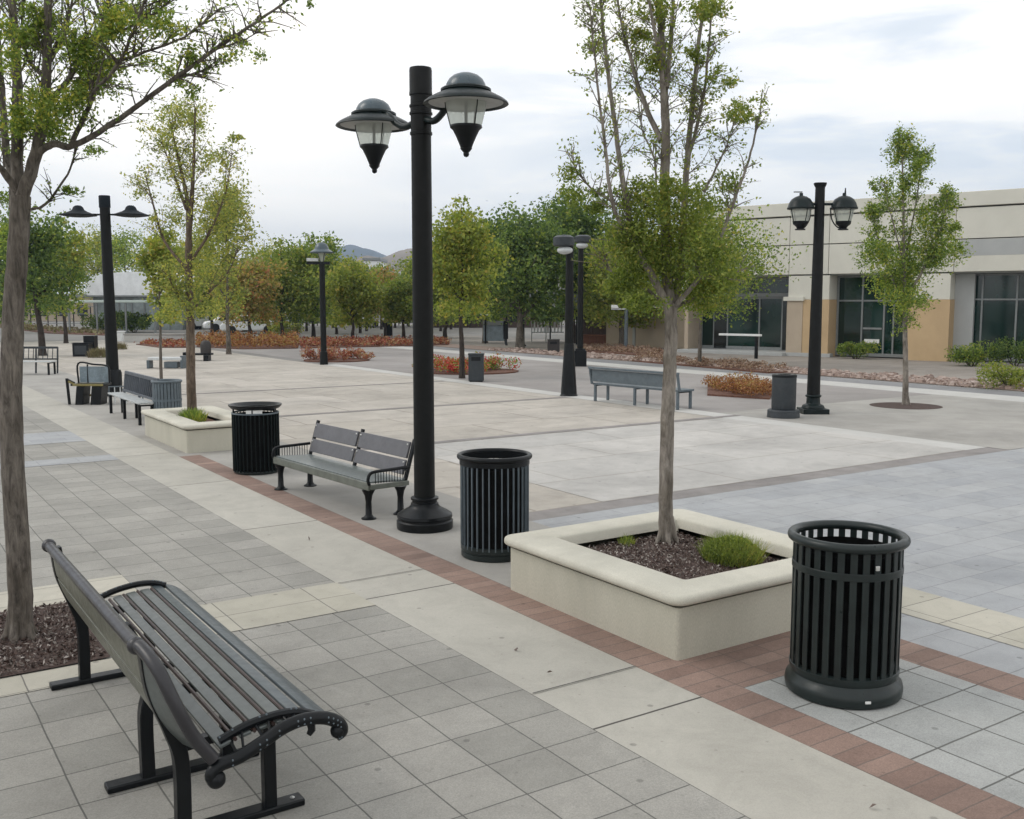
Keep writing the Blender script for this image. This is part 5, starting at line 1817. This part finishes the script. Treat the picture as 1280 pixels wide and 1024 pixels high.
px_tree('row_tree', 'turning orange tree behind the long orange bed', 312, 58, 322, 36, 402, 3400, 0.2, M['leaf_orange'], M['bark_dark'], 0.14, ROW)
px_tree('row_tree', 'olive tree second from the orange tree along the back row', 352, 66, 308, 42, 400, 4600, 0.22, M['leaf_olive'], M['bark_dark'], 0.16, ROW)
px_tree('row_tree', 'tallest fresh green tree of the back row, left of the domed lamp', 391, 68, 290, 34, 400, 4600, 0.22, M['leaf_fresh'], M['bark_dark'], 0.16, ROW)
px_tree('row_tree', 'yellowing tree just right of the domed lamp', 440, 58, 326, 32, 405, 3600, 0.2, M['leaf_yellow'], M['bark_dark'], 0.13, ROW)
px_tree('row_tree', 'small orange topped tree below the dry hillside', 481, 68, 334, 24, 400, 2400, 0.22, M['leaf_orange'], M['bark_dark'], 0.12, ROW)
px_tree('row_tree', 'green tree hard against the left side of the tall lamp pole', 504, 60, 350, 28, 400, 2800, 0.2, M['leaf_olive'], M['bark_dark'], 0.13, ROW)
px_tree('row_tree', 'grey green tree with spiky bare tips above the olive tree', 332, 80, 296, 34, 380, 1700, 0.2, M['leaf_pale'], M['bark_dark'], 0.14, ROW, airy=0.7)
px_tree('row_tree', 'pale tree low behind the domed lamp pole', 420, 74, 318, 30, 405, 2600, 0.22, M['leaf_pale'], M['bark_dark'], 0.13, ROW)
px_tree('row_tree', 'small tree with dark trunk between the pavilion and the orange tree', 264, 64, 330, 24, 392, 2000, 0.22, M['leaf_olive'], M['bark_dark'], 0.13, ROW)
px_tree('row_tree', 'small dark green tree between the far lamp poles and brown boards', 745, 70, 300, 40, 400, 4000, 0.24, M['leaf_dark'], M['bark_dark'], 0.18, ROW)
px_tree('row_tree', 'shady green tree filling the gap behind the yellow green tree', 556, 66, 300, 40, 402, 4200, 0.22, M['leaf_olive'], M['bark_dark'], 0.16, ROW)
for lab_, px, tp in (('soft green tree rising straight behind the pavilion roof', 122, 284), ('pale green tree behind the right end of the pavilion', 206, 292), ('hazy green tree between pavilion and turning orange tree', 246, 300)):
    px_tree('row_tree', lab_, px, 104, tp, 34, 372, 2600, 0.26, M['leaf_pale'], M['bark_dark'], 0.14, ROW, airy=0.2)
for i, px in enumerate((12, 45, 245, 256, 275, 292, 305, 318, 338, 355, 368, 380, 400, 415, 428, 446, 460, 478, 494, 512, 530, 548, 562, 590)):
    px_tree('row_tree', 'slender dark trunked tree in the shaded far row', px + RNG.uniform(-5, 5), 76 + (i % 5) * 5, 335 + RNG.uniform(-8, 10), 26, 388, 1000, 0.24, (M['leaf_dark'], M['leaf_olive'], M['leaf_orange'], M['leaf_olive'])[i % 4], M['bark_dark'], 0.12, 'slender far row trees')


# ------------------------------------------------------------------ stucco building
A_ = gp(985, 445)
B_ = gp(1280, 454)
A_ = Vector((35.05, 30.28, 0))
B_ = Vector((37.7, 21.75, 0))
dv = (B_ - A_).normalized()
RZ = math.atan2(dv.y, dv.x)
inw = Vector((-dv.y, dv.x, 0))


def fs(px, off=0.0):
    """distance along the facade (offset inwards by off) for an image column at eye level"""
    dx, dy, dz, ff = ray(px, 376)
    o = A_ + inw * off
    # o + dv*s = t*(dx,dy)
    det = dv.x * (-dy) - dv.y * (-dx)
    s = ((-o.x) * (-dy) - (-o.y) * (-dx)) / det
    return s


BLD = thing('stucco_building', 'low cream and tan stucco building with green tinted windows across the right background', 'building', (A_.x, A_.y, 0), RZ)
SL, SR = fs(852), fs(1280) + 14
C1a, C1b = fs(985), fs(1036)
C2a, C2b = fs(1136), fs(1187)
C3a, C3b = C2b + (C2a - C1b) + 0.3, C2b + (C2a - C1b) + 2.4
T = 0.9     # window recess
ZS, ZL, ZC, ZT = 3.60, 4.88, 6.12, 6.72
# upper wall in three courses with real gaps between them
mb = MB()
joints = [SL, fs(930), C1a, fs(1034), C2a - 0.2, C2b + 0.1, C3a, C3b, SR]
for a, b_ in zip(joints[:-1], joints[1:]):
    mb.box(a + 0.012, b_ - 0.012, 0.0, 0.30, ZS, ZL - 0.02)
    mb.box(a + 0.012, b_ - 0.012, 0.0, 0.30, ZL + 0.02, ZC - 0.03)
mb.build('wall', M['bld_cream'], BLD, 0.006)
MB().box(SL, SR, 0.25, 14.0, ZS + 0.01, ZC).build('reveal', M['reveal'], BLD)
mb = MB()
mb.box(SL - 0.1, SR, -0.06, 14.0, ZC + 0.03, ZT)
mb.build('roof', M['bld_cream'], BLD, 0.02)
# recess shading painted as a raised grey band on the right
MB().box(C2b + 0.3, SR, -0.05, -0.003, 4.22, ZL - 0.03).build('band', M['bld_grey'], BLD)
MB().box(C2b + 0.3, SR, -0.05, -0.003, ZS + 0.002, 4.215).build('fascia', M['bld_cream'], BLD, 0.004)
mb = MB()
mb.box(SL, SR, 0.302, 3.0, ZS - 0.06, ZS + 0.008)
mb.build('soffit', M['bld_grey'], BLD)
for a, b_ in ((C1a, C1b), (C2a, C2b), (C3a, C3b)):
    mb = MB()
    mb.box(a, b_, 0.02, T + 0.4, 2.50, ZS - 0.062)
    mb.build('pillar_head', M['bld_cream'], BLD, 0.01)
    mb = MB()
    mb.box(a - 0.02, b_ + 0.02, 0.0, T + 0.4, 0.0, 2.497)
    mb.build('pillar', M['bld_tan'], BLD, 0.01)
mb = MB()
mb.box(C1a - 0.18, C1a + 0.75, -0.10, 0.25, 2.44, 2.62)
mb.build('ledge', M['bld_cream'], BLD, 0.01)
MB().box(C1a - 0.03, C1a + 0.70, -0.03, 0.02, 0.0, 2.44).build('pier', M['bld_beige'], BLD, 0.01)
MB().box(C1a - 0.1, C1b + 0.15, -0.06, 0.30, 0.0, 0.16).build('plinth', M['bld_grey'], BLD, 0.006)


def window(x0, x1, y, z0, z1, verts, horiz, glass=None, door=None):
    f = MB()
    f.box(x0, x0 + 0.09, y - 0.06, y + 0.06, z0, z1)
    f.box(x1 - 0.09, x1, y - 0.06, y + 0.06, z0, z1)
    f.box(x0 + 0.09, x1 - 0.09, y - 0.06, y + 0.06, z0, z0 + 0.14)
    f.box(x0 + 0.09, x1 - 0.09, y - 0.06, y + 0.06, z1 - 0.08, z1)
    for v in verts:
        f.box(v - 0.035, v + 0.035, y - 0.055, y + 0.055, z0 + 0.14, z1 - 0.08)
    for h in horiz:
        f.box(x0 + 0.09, x1 - 0.09, y - 0.05, y + 0.05, h - 0.035, h + 0.035)
    w = f.build('window', M['win_frame'], BLD, 0.004)
    MB().box(x0 + 0.02, x1 - 0.02, y + 0.0, y + 0.02, z0 + 0.02, z1 - 0.02).build('pane', glass or M['win_glass'], w)
    return w


w1 = C2a - C1b
window(C1b + 0.02, C2a - 0.02, T + 0.02, 0.05, ZS - 0.07, [C1b + w1 * 0.34, C1b + w1 * 0.62, C1b + w1 * 0.74], [2.45])
MB().box(C1b + w1 * 0.36, C1b + w1 * 0.60, T - 0.06, T - 0.04, 1.22, 1.30).build('door_bar', M['win_frame'], BLD)
MB().box(C1b + w1 * 0.38, C1b + w1 * 0.57, T - 0.02, T + 0.005, 0.62, 0.80).build('notice', M['label_white'], BLD)
w2 = C3a - C2b
window(C2b + 0.02, C3a - 0.02, T + 0.02, 0.05, ZS - 0.07, [C2b + 1.0 + w2 * 0.0, C2b + w2 * 0.62], [2.5])
MB().box(C2b + 0.0, C2b + 0.75, T - 0.25, T - 0.05, 0.0, ZS - 0.062).build('return_wall', M['bld_grey'], BLD, 0.01)
window(C3b + 0.02, SR - 0.2, T + 0.02, 0.05, ZS - 0.07, [C3b + 3, C3b + 6], [2.5])
# entrance on the left, deeper
TE = 1.6
e0, e1 = SL + 0.2, C1a - 0.02
we = e1 - e0
window(e0, e1, TE, 0.15, 2.62, [e0 + we * 0.14, e0 + we * 0.28, e0 + we * 0.60, e0 + we * 0.82], [], M['win_glass'])
MB().box(e0 + we * 0.83, e1 - 0.1, TE - 0.10, TE - 0.07, 0.18, 2.5).build('door', M['win_dark'], BLD, 0.004)
MB().box(e0 + we * 0.15, e0 + we * 0.27, TE - 0.10, TE - 0.07, 0.18, 2.3).build('door', M['win_dark'], BLD, 0.004)
MB().box(e0, e1, TE - 0.15, TE + 0.1, 2.622, ZS - 0.07).build('transom', M['win_glass'], BLD)
MB().box(e0, e1, TE - 0.18, TE - 0.152, 2.63, 2.80).build('header', M['win_frame'], BLD, 0.004)
MB().box(e0, e1, TE - 0.2, TE - 0.152, 3.42, ZS - 0.07).build('header', M['win_frame'], BLD, 0.004)
MB().box(e0 - 0.2, e1, -0.4, TE + 0.3, 0.0, 0.145).build('step', M['bld_grey'], BLD, 0.01)
MB().box(SL, SL + 0.198, 0.32, 12, 0, ZS - 0.062).build('end_wall', M['bld_beige'], BLD, 0.01)
MB().box(SL + 0.3, SR, 3.1, 3.3, 0, ZS).build('back_wall', M['reveal'], BLD)

# barrier arm near the entrance
b = gp(951, 448)
root = thing('barrier_arm', 'white horizontal bar on a short dark post before the glass entrance', 'barrier', (b.x - 0.4, b.y - 0.1, 0), RZ)
MB().box(-0.06, 0.06, -0.06, 0.06, 0, 0.95).build('post', M['black_metal'], root, 0.01)
MB().box(-1.75, 0.22, -0.05, 0.05, 0.95, 1.04).build('arm', M['white_paint'], root, 0.01)

# low beige wall and brown boards left of the building
D = 55
pL, pR = at(758, 376, 56), at(858, 376, 51)
dv2 = (pR - pL)
dv2.z = 0
root = thing('boundary_wall', 'low beige wall running left from the stucco building', 'wall', (pL.x, pL.y, 0), math.atan2(dv2.y, dv2.x))
LW = dv2.length
MB().box(0, LW, 0, 0.3, 0, 2.0).build('wall', M['bld_beige'], root, 0.01)
MB().box(-0.03, LW, -0.04, 0.34, 2.0, 2.08).build('coping', M['bld_beige'], root, 0.01)
MB().box(LW * 0.36, LW * 0.36 + 0.2, -0.05, -0.003, 0, 2.0).build('pilaster', M['bld_grey'], root, 0.01)
pL, pR = at(729, 376, 57), at(758, 376, 56.2)
dv2 = pR - pL
dv2.z = 0
root = thing('board_screen', 'dark brown boarded screen beside the beige wall', 'screen', (pL.x, pL.y, 0), math.atan2(dv2.y, dv2.x))
mb = MB()
n = 7
for k in range(n):
    mb.box(dv2.length * k / n + 0.008, dv2.length * (k + 1) / n - 0.008, 0, 0.06, 0.05, 2.1)
mb.build('boards', M['brown_panel'], root, 0.004)
MB().box(0, dv2.length - 0.02, 0.065, 0.14, 0.0, 2.12).build('frame', M['brown_panel'], root)
b = gp(728, 431)
root = thing('timber_bench', 'red brown timber block bench in front of the brown boards', 'bench', (b.x, b.y, 0), -YAW)
MB().box(0, 1.95, 0, 0.7, 0.47, 0.56).build('seat', M['red_wood'], root, 0.012)
mb = MB()
for k in range(5):
    mb.box(0.03 + 0.385 * k, 0.03 + 0.385 * k + 0.375, 0.04, 0.66, 0.0, 0.467)
mb.build('base', M['red_wood'], root, 0.01)
b = at(783, 376, 50)
root = thing('sign_post', 'grey post with a small white floodlight in front of the beige wall', 'post', (b.x, b.y, 0), -YAW)
mb = MB()
mb.lathe([(0, 0), (0.10, 0), (0.09, 2.0), (0, 2.0)], 16)
mb.build('pole', M['blue_grey_metal'], root)
MB().box(-0.75, 0.0, -0.08, 0.08, 2.0, 2.07).build('arm', M['white_metal'], root, 0.01)
MB().box(-0.75, -0.40, -0.15, 0.15, 2.071, 2.24).build('floodlight', M['white_paint'], root, 0.02)


# signs in the middle distance
def sign(label, px, py0, py1, w, d, face, inner=None, post=True, basepy=430):
    c = at(px, (py0 + py1) / 2, d)
    h = abs(at(px, py0, d).z - at(px, py1, d).z)
    root = thing('sign', label, 'sign', (c.x, c.y, 0), -YAW)
    MB().box(-w / 2, w / 2, -0.03, 0.03, c.z - h / 2, c.z + h / 2).build('panel', face, root, 0.01)
    if inner:
        MB().box(-w * 0.26, w * 0.26, -0.038, -0.032, c.z - h * 0.20, c.z + h * 0.26).build('symbol', inner, root)
    MB().box(-0.04, 0.04, 0.032, 0.09, 0, c.z + h * 0.3).build('post', M['black_metal'], root)
    return root


sign('white square sign with pale blue centre left of the drum head lamps', 688, 371, 384, 0.62, 55, M['white_paint'], M['blue_grey_metal'])
sign('plain grey sign panel partly hidden by the far drum head pole', 721, 368, 386, 0.62, 56, M['win_frame'])

# brown awning with pale table under the dark tree
c = at(690, 392, 60)
root = thing('market_awning', 'brown awning on thin posts over a pale table beneath the dark trees', 'awning', (c.x, c.y, 0), -YAW)
MB().box(-1.3, 1.0, -0.6, 1.0, 1.30, 1.95).build('canopy', M['brown_panel'], root, 0.03)
for x in (-1.25, -0.4, 0.9):
    MB().box(x, x + 0.06, -0.55, -0.49, 0, 1.298).build('post', M['white_metal'], root)
MB().box(-1.2, 0.7, -0.45, 0.4, 0.55, 0.62).build('table', M['white_metal'], root, 0.01)
mb = MB()
for k in range(9):
    mb.box(-1.1 + 0.2 * k, -1.1 + 0.2 * k + 0.1, -0.40, -0.36, 0.62, 1.298)
mb.build('rails', M['roof_white'], root)

# flat roofed shelter
c = gp(603, 430)
root = thing('shelter', 'small flat white roofed shelter with grey back panel behind the slate square bin', 'shelter', (c.x, c.y, 0), -YAW)
MB().box(0.05, 1.25, 0.4, 0.48, 0.15, 1.25).build('back_panel', M['glass_panel'], root, 0.01)
MB().box(0.05, 1.25, 0.30, 0.399, 1.05, 1.30).build('top_board', M['win_frame'], root, 0.01)
for x in (0.12, 1.32):
    MB().box(x, x + 0.09, 0.2, 0.29, 0, 1.62).build('post', M['black_metal'], root, 0.01)
MB().box(-0.2, 0.55, -0.1, 0.9, 1.622, 1.72).build('roof', M['white_paint'], root, 0.015)
b = gp(632, 432)
root = thing('newspaper_stand', 'dark narrow newspaper stand right of the flat roofed shelter', 'stand', (b.x, b.y, 0), -YAW)
MB().box(-0.12, 0.14, 0, 0.3, 0.35, 1.35).build('body', M['black_metal'], root, 0.03)
mb = MB()
mb.bar((0.05, 0.1, 0.0), (-0.02, 0.1, 0.35), 0.14, 0.14, up=(1, 0, 0))
mb.build('leg', M['bin_slate'], root, 0.02)
MB().box(-0.17, -0.125, 0, 0.25, 0.6, 1.3).build('door', M['blue_grey_metal'], root, 0.01)

b = gp(653, 433)
root = thing('lamp_pole', 'thin black pole standing before the broad dark tree', 'pole', (b.x, b.y, 0), -YAW)
mb = MB()
mb.lathe([(0, 0), (0.22, 0), (0.20, 0.08), (0.12, 0.12), (0.115, 1.0), (0.075, 4.4), (0, 4.4)], 16)
mb.build('pole', M['pole_metal'], root)
MB().box(-0.42, -0.06, -0.06, 0.06, 2.75, 2.83).build('bracket', M['black_metal'], root, 0.01)
MB().lathe([(0, 4.4), (0.13, 4.4), (0.10, 4.55), (0, 4.6)], 16).build('cap', M['black_metal'], root)

b = gp(486, 420)
root = thing('post_box', 'blue box on a dark pedestal beside the tall lamp pole in the distance', 'post box', (b.x, b.y, 0), -YAW)
MB().box(-0.28, 0.3, 0, 0.5, 0.9, 1.75).build('body', M['blue_box'], root, 0.05)
MB().box(-0.22, 0.22, 0.05, 0.45, 0, 0.898).build('pedestal', M['black_metal'], root, 0.03)
MB().box(-0.2, 0.2, -0.03, -0.002, 1.45, 1.55).build('slot', M['black_metal'], root)

# ------------------------------------------------------------------ left background: pavilion, wall, cars
c = at(160, 376, 84)
root = thing('pavilion', 'white low roofed pavilion with glazed walls behind the saucer lamp', 'building', (c.x, c.y, 0), -YAW)
mb = MB()
prof = [(-3.4, 2.9), (-3.38, 3.9), (-3.1, 4.45), (-1.5, 4.75), (0.8, 4.85), (3.6, 4.75), (4.7, 4.4), (4.85, 3.8), (4.9, 2.9)]
pl = prof
vs = [(x, 0.0, z) for x, z in pl] + [(x, 7.0, z) for x, z in pl]
n = len(pl)
mb.add(vs, [tuple(range(n)), tuple(reversed(range(n, 2 * n)))] + [(i, n + i, n + i + 1, i + 1) for i in range(n - 1)] + [(0, n - 1, 2 * n - 1, n)])
mb.build('roof', M['roof_white'], root, angle=40)
MB().box(-3.0, 4.4, 0.3, 6.5, 0.0, 2.87).build('wall', M['pav_wall'], root)
mb = MB()
for k in range(8):
    mb.box(-3.0 + k * 1.05, -2.9 + k * 1.05, 0.2, 0.297, 0, 2.87)
mb.build('mullions', M['win_frame'], root)
MB().box(-3.5, 4.9, -0.05, 0.25, 2.75, 2.895).build('eave', M['win_frame'], root)
c = at(138, 376, 76)
root = thing('shade_canopy', 'flat pale green canopy on slim posts left of the white pavilion', 'canopy', (c.x, c.y, 0), -YAW)
MB().box(-3.6, 3.6, 0, 3.5, 2.30, 2.48).build('roof', M['canopy_green'], root, 0.03)
for x in (-3.3, -1.2, 1.0, 3.2):
    MB().box(x, x + 0.12, 0.1, 0.22, 0, 2.298).build('post', M['win_frame'], root)
a, b = gp(155, 428), gp(230, 428)
dv2 = b - a
root = thing('low_wall', 'low grey concrete wall behind the thin red brown bed', 'wall', (a.x, a.y, 0), math.atan2(dv2.y, dv2.x))
MB().box(0, dv2.length, 0, 0.35, 0, 0.42).build('wall', M['curb'], root, 0.02)
MB().box(-0.03, dv2.length + 0.03, -0.03, 0.38, 0.422, 0.50).build('coping', M['walk'], root, 0.02)
b = gp(149, 427)
root = thing('ticket_stand', 'small white stand beside the end of the low grey wall', 'stand', (b.x, b.y, 0), -YAW)
MB().box(-0.2, 0.22, 0, 0.4, 0, 0.55).build('body', M['white_paint'], root, 0.03)
MB().box(-0.24, 0.26, -0.04, 0.44, 0.552, 0.62).build('top', M['white_paint'], root, 0.02)


def car(label, px, d, rz, paint):
    c = at(px, 376, d)
    root = thing('parked_car', label, 'car', (c.x, c.y, 0), -YAW + rz, 'cars parked behind the trees')
    side = [(-2.1, 0.30), (-2.12, 0.62), (-1.95, 0.80), (-1.3, 0.90), (-0.75, 1.38), (0.75, 1.42), (1.45, 0.98), (2.05, 0.88), (2.12, 0.55), (2.08, 0.30)]
    mb = MB()
    n = len(side)
    vs = [(x, -0.85, z) for x, z in side] + [(x, 0.85, z) for x, z in side]
    mb.add(vs, [tuple(range(n)), tuple(reversed(range(n, 2 * n)))] + [(i, n + i, n + (i + 1) % n, (i + 1) % n) for i in range(n)])
    mb.build('body', paint, root, 0.06)
    for s in (-1, 1):
        mb = MB()
        mb.add([(-1.15, s * 0.856, 0.93), (-0.70, s * 0.856, 1.31), (0.68, s * 0.856, 1.34), (1.2, s * 0.856, 0.98)], [(0, 1, 2, 3)])
        mb.build('side_window', M['car_glass'], root, fix=False)
    for x in (-1.3, 1.3):
        for s in (-1, 1):
            mb = MB()
            mb.lathe([(0, -0.1), (0.33, -0.1), (0.33, 0.1), (0, 0.1)], 20, (x, s * 0.80, 0.33), Matrix.Rotation(PI / 2, 4, 'X'))
            mb.build('wheel', M['tyre'], root)
    return root


car('white parked car seen between trunks left of the olive trees', 312, 74, 0.2, M['white_paint'])
car('pale blue parked car beside the white one, partly hidden by an orange tree', 288, 80, 0.4, M['roof_white'])
car('silver parked car far off behind the low grey wall', 222, 86, 0.1, M['white_metal'])
c = at(470, 376, 92)
root = thing('delivery_truck', 'pale blue grey box truck parked between the far trunks', 'truck', (c.x, c.y, 0), -YAW + 0.3)
MB().box(-0.9, 1.1, 0, 4.5, 0.6, 3.1).build('cargo_box', M['roof_white'], root, 0.04)
MB().box(-0.85, 1.05, 4.55, 6.2, 0.5, 2.3).build('cab', M['white_metal'], root, 0.1)
for x in (-0.7, 0.9):
    for y in (0.9, 5.2):
        mb = MB()
        mb.lathe([(0, -0.12), (0.42, -0.12), (0.42, 0.12), (0, 0.12)], 16, (x, y, 0.42), Matrix.Rotation(PI / 2, 4, 'Y'))
        mb.build('wheel', M['tyre'], root)

# railing fence far behind the trees
a, b = at(-40, 376, 96), at(560, 376, 100)
dv2 = b - a
dv2.z = 0
root = thing('railing_fence', 'long grey railing fence far behind the row of trees', 'fence', (a.x, a.y, 0), math.atan2(dv2.y, dv2.x))
mb = MB()
LW = dv2.length
for z in (0.25, 1.15, 1.85):
    mb.box(0, LW, -0.03, 0.03, z, z + 0.07)
mb.build('rail', M['win_frame'], root)
mb = MB()
for k in range(int(LW / 0.8)):
    mb.box(k * 0.8, k * 0.8 + 0.10, 0.035, 0.10, 0, 1.95)
mb.build('pickets', M['bark_dark'], root)


# far buildings
def far_block(label, px0, px1, py0, d, mat, trim, bandz=None):
    c0, c1 = at(px0, py0, d), at(px1, py0, d)
    w = (c1 - c0)
    w.z = 0
    root = thing('far_building', label, 'building', (c0.x, c0.y, 0), math.atan2(w.y, w.x))
    MB().box(0, w.length, 0, 8, 0, c0.z).build('wall', mat, root, 0.05)
    MB().box(-0.2, w.length + 0.2, -0.2, 8.2, c0.z + 0.005, c0.z + 0.4).build('roof', trim, root, 0.03)
    n = max(3, int(w.length / 2.2))
    for k in range(n):
        x = w.length * (k + 0.25) / n
        MB().box(x, x + w.length / n * 0.5, -0.06, -0.01, c0.z - 2.2, c0.z - 0.9).build('window', M['car_glass'], root)
    if bandz:
        MB().box(-0.1, w.length * 0.45, -0.12, -0.062, c0.z - 4.4, c0.z - 2.3).build('signboard', bandz, root)
    return root


far_block('white block with a red signboard rising behind the back row trees', 455, 474, 326, 140, M['white_paint'], M['win_frame'], M['red_sign'])
far_block('low white flat roofed block left of the tall lamp pole', 496, 540, 343, 150, M['white_paint'], M['white_metal'])
far_block('long pale building low behind the far left trees', -60, 115, 372, 120, M['bld_beige'], M['win_frame'])
far_block('dark brown building behind the yellow green tree and shelter', 520, 700, 372, 92, M['brown_panel'], M['win_frame'])
far_block('grey low building glimpsed between the back row trunks', 255, 455, 384, 112, M['bld_grey'], M['win_frame'])


# ------------------------------------------------------------------ hills
def ridge(name, pts, d0, depth, mat, seed):
    """pts: (px, py) skyline at forward distance d0"""
    rg = np.random.default_rng(seed)
    xs = np.array([p[0] for p in pts])
    ys = np.array([p[1] for p in pts])
    n, m = 90, 14
    vs, fs_ = [], []
    for j in range(m):
        t = j / (m - 1)
        for i in range(n):
            px = xs[0] + (xs[-1] - xs[0]) * i / (n - 1)
            py = np.interp(px, xs, ys)
            top = at(px, py, d0)
            hgt = max(0.0, top.z)
            rr = math.sin(PI * t) ** 0.9 * (1 + 0.06 * math.sin(i * 0.37 + j * 1.3))
            q = at(px, 376, d0 + depth * (t - 0.5))
            vs.append((q.x, q.y, -1 + (hgt + 1) * rr + 0.012 * hgt * math.sin(i * 0.9 + j * 2.1)))
    for j in range(m - 1):
        for i in range(n - 1):
            q = j * n + i
            fs_.append((q, q + 1, q + n + 1, q + n))
    o = MB().add(vs, fs_).build(name, mat, fix=False, angle=80)
    return tag(o, kind='structure')


ridge('hills', [(430, 372), (446, 326), (462, 321), (490, 319), (506, 315), (530, 317), (570, 325), (640, 345), (760, 356), (900, 365)], 900, 420, M['hill_brown'], 3)
ridge('mountains', [(180, 362), (260, 344), (300, 333), (330, 322), (370, 320), (400, 320), (420, 314), (434, 310), (446, 312), (470, 315), (490, 321), (530, 330), (580, 345), (640, 360)], 2500, 900, M['hill_far'], 5)

# fallen leaves on the walk
for lab, px, py in (('curled brown leaf on the pale walk beside the brick band', 687, 844), ('tiny dark leaf on the pale walk below the thin barred can', 645, 815), ('dark fleck of leaf on the pale walk at the bottom edge', 1091, 1013), ('small dry leaf on the pale walk by the plank bench', 386, 676)):
    c = gp(px, py)
    o = leaf_object('fallen_leaf', [(0, 0, 0)], 0.05, M['chip'], None, 0.5)
    o.location = (c.x, c.y, 0.022)
    tag(o, lab, 'leaf')

# ------------------------------------------------------------------ haze
HZ = True
if HZ:
    mb = MB()
    mb.box(-1500, 3600, -60, 3600, -1.0, 260)
    hz = mb.build('haze', bpy.data.materials.new('haze air'))
    tag(hz, kind='stuff')
    hm = hz.data.materials[0]
    hm.use_nodes = True
    nt = hm.node_tree
    for n_ in list(nt.nodes):
        if n_.type != 'OUTPUT_MATERIAL':
            nt.nodes.remove(n_)
    pv = nt.nodes.new('ShaderNodeVolumePrincipled')
    pv.inputs['Color'].default_value = (0.60, 0.76, 0.98, 1)
    pv.inputs['Density'].default_value = 0.0003
    pv.inputs['Anisotropy'].default_value = 0.2
    nt.links.new(pv.outputs[0], nt.nodes['Material Output'].inputs['Volume'])

# ------------------------------------------------------------------ world, sun, camera
w = bpy.data.worlds.new('World')
SC.world = w
w.use_nodes = True
nt = w.node_tree
bg = nt.nodes['Background']
SUN_EL, SUN_AZ = math.radians(42), math.radians(-55)   # azimuth clockwise from +Y
sky = nt.nodes.new('ShaderNodeTexSky')
sky.sky_type = 'NISHITA'
sky.sun_disc = False
sky.sun_elevation = SUN_EL
sky.sun_rotation = SUN_AZ
sky.air_density = 1.0
sky.dust_density = 1.5
tc = nt.nodes.new('ShaderNodeTexCoord')
mp = nt.nodes.new('ShaderNodeMapping')
mp.inputs['Rotation'].default_value = (0, 0, YAW)
mp.inputs['Scale'].default_value = (1.5, 1.5, 8.0)
mp.inputs['Location'].default_value = (0.35, 0.1, 0.25)
nt.links.new(tc.outputs['Generated'], mp.inputs['Vector'])
cl = noise(nt, 1.9, 7, 0.52, mp.outputs['Vector'], 0.25)
# cloud brightness: white tops, blue grey bellies (values are before the 0.1 background strength)
cr = ramp(nt, [(0.33, (7.9, 8.7, 9.6)), (0.45, (9.8, 10.3, 10.8)), (0.54, (13.4, 13.0, 12.4)), (0.75, (15.6, 14.9, 13.8))])
nt.links.new(cl, cr.inputs['Fac'])
# grey bank low over the horizon
sep = nt.nodes.new('ShaderNodeSeparateXYZ')
nt.links.new(tc.outputs['Generated'], sep.inputs[0])
lo = ramp(nt, [(0.0, (0.62, 0.62, 0.62)), (0.06, (0.55, 0.55, 0.55)), (0.12, (0.15, 0.15, 0.15)), (0.2, (0, 0, 0))])
nt.links.new(sep.outputs['Z'], lo.inputs['Fac'])
c1 = mix(nt, 'MIX', lo.outputs['Color'], cr.outputs['Color'], (10.9, 11.2, 11.5))
# thin veil lets some of the clear sky through
gd = Vector(ray(300, 190)[:3]).normalized()
dt = N(nt, 'ShaderNodeVectorMath', operation='DOT_PRODUCT')
nt.links.new(tc.outputs['Generated'], dt.inputs[0])
dt.inputs[1].default_value = gd
gl = ramp(nt, [(0.93, (0, 0, 0)), (0.985, (0.45, 0.45, 0.45)), (1.0, (0.8, 0.8, 0.8))])
nt.links.new(dt.outputs['Value'], gl.inputs['Fac'])
c1 = mix(nt, 'MIX', gl.outputs['Color'], c1, (16.5, 15.4, 13.9))
out = mix(nt, 'MIX', 0.88, sky.outputs['Color'], c1)
nt.links.new(out, bg.inputs['Color'])
bg.inputs['Strength'].default_value = 0.1

sl = bpy.data.lights.new('sun', 'SUN')
sl.energy = 0.9
sl.angle = math.radians(25)
sl.color = (1.0, 0.95, 0.88)
so = bpy.data.objects.new('sun', sl)
COL.objects.link(so)
d = Vector((math.sin(SUN_AZ) * math.cos(SUN_EL), math.cos(SUN_AZ) * math.cos(SUN_EL), math.sin(SUN_EL)))
so.rotation_euler = (-d).to_track_quat('-Z', 'Y').to_euler()
so.location = (0, 0, 30)

cam = bpy.data.cameras.new('camera')
cam.sensor_width = 36
cam.lens = F / 1280 * 36
cam.clip_start = 0.05
cam.clip_end = 20000
co = bpy.data.objects.new('camera', cam)
COL.objects.link(co)
co.location = (0, 0, EYE)
co.rotation_euler = (PI / 2 - PITCH, 0, -YAW)
SC.camera = co

SC.render.engine = 'CYCLES'
SC.cycles.max_bounces = 6
SC.cycles.transparent_max_bounces = 12
SC.cycles.volume_bounces = 0
SC.view_settings.view_transform = 'Standard'
SC.view_settings.look = 'None'
SC.view_settings.exposure = 0.13
SC.view_settings.gamma = 1.0
SC.view_settings.use_curve_mapping = False
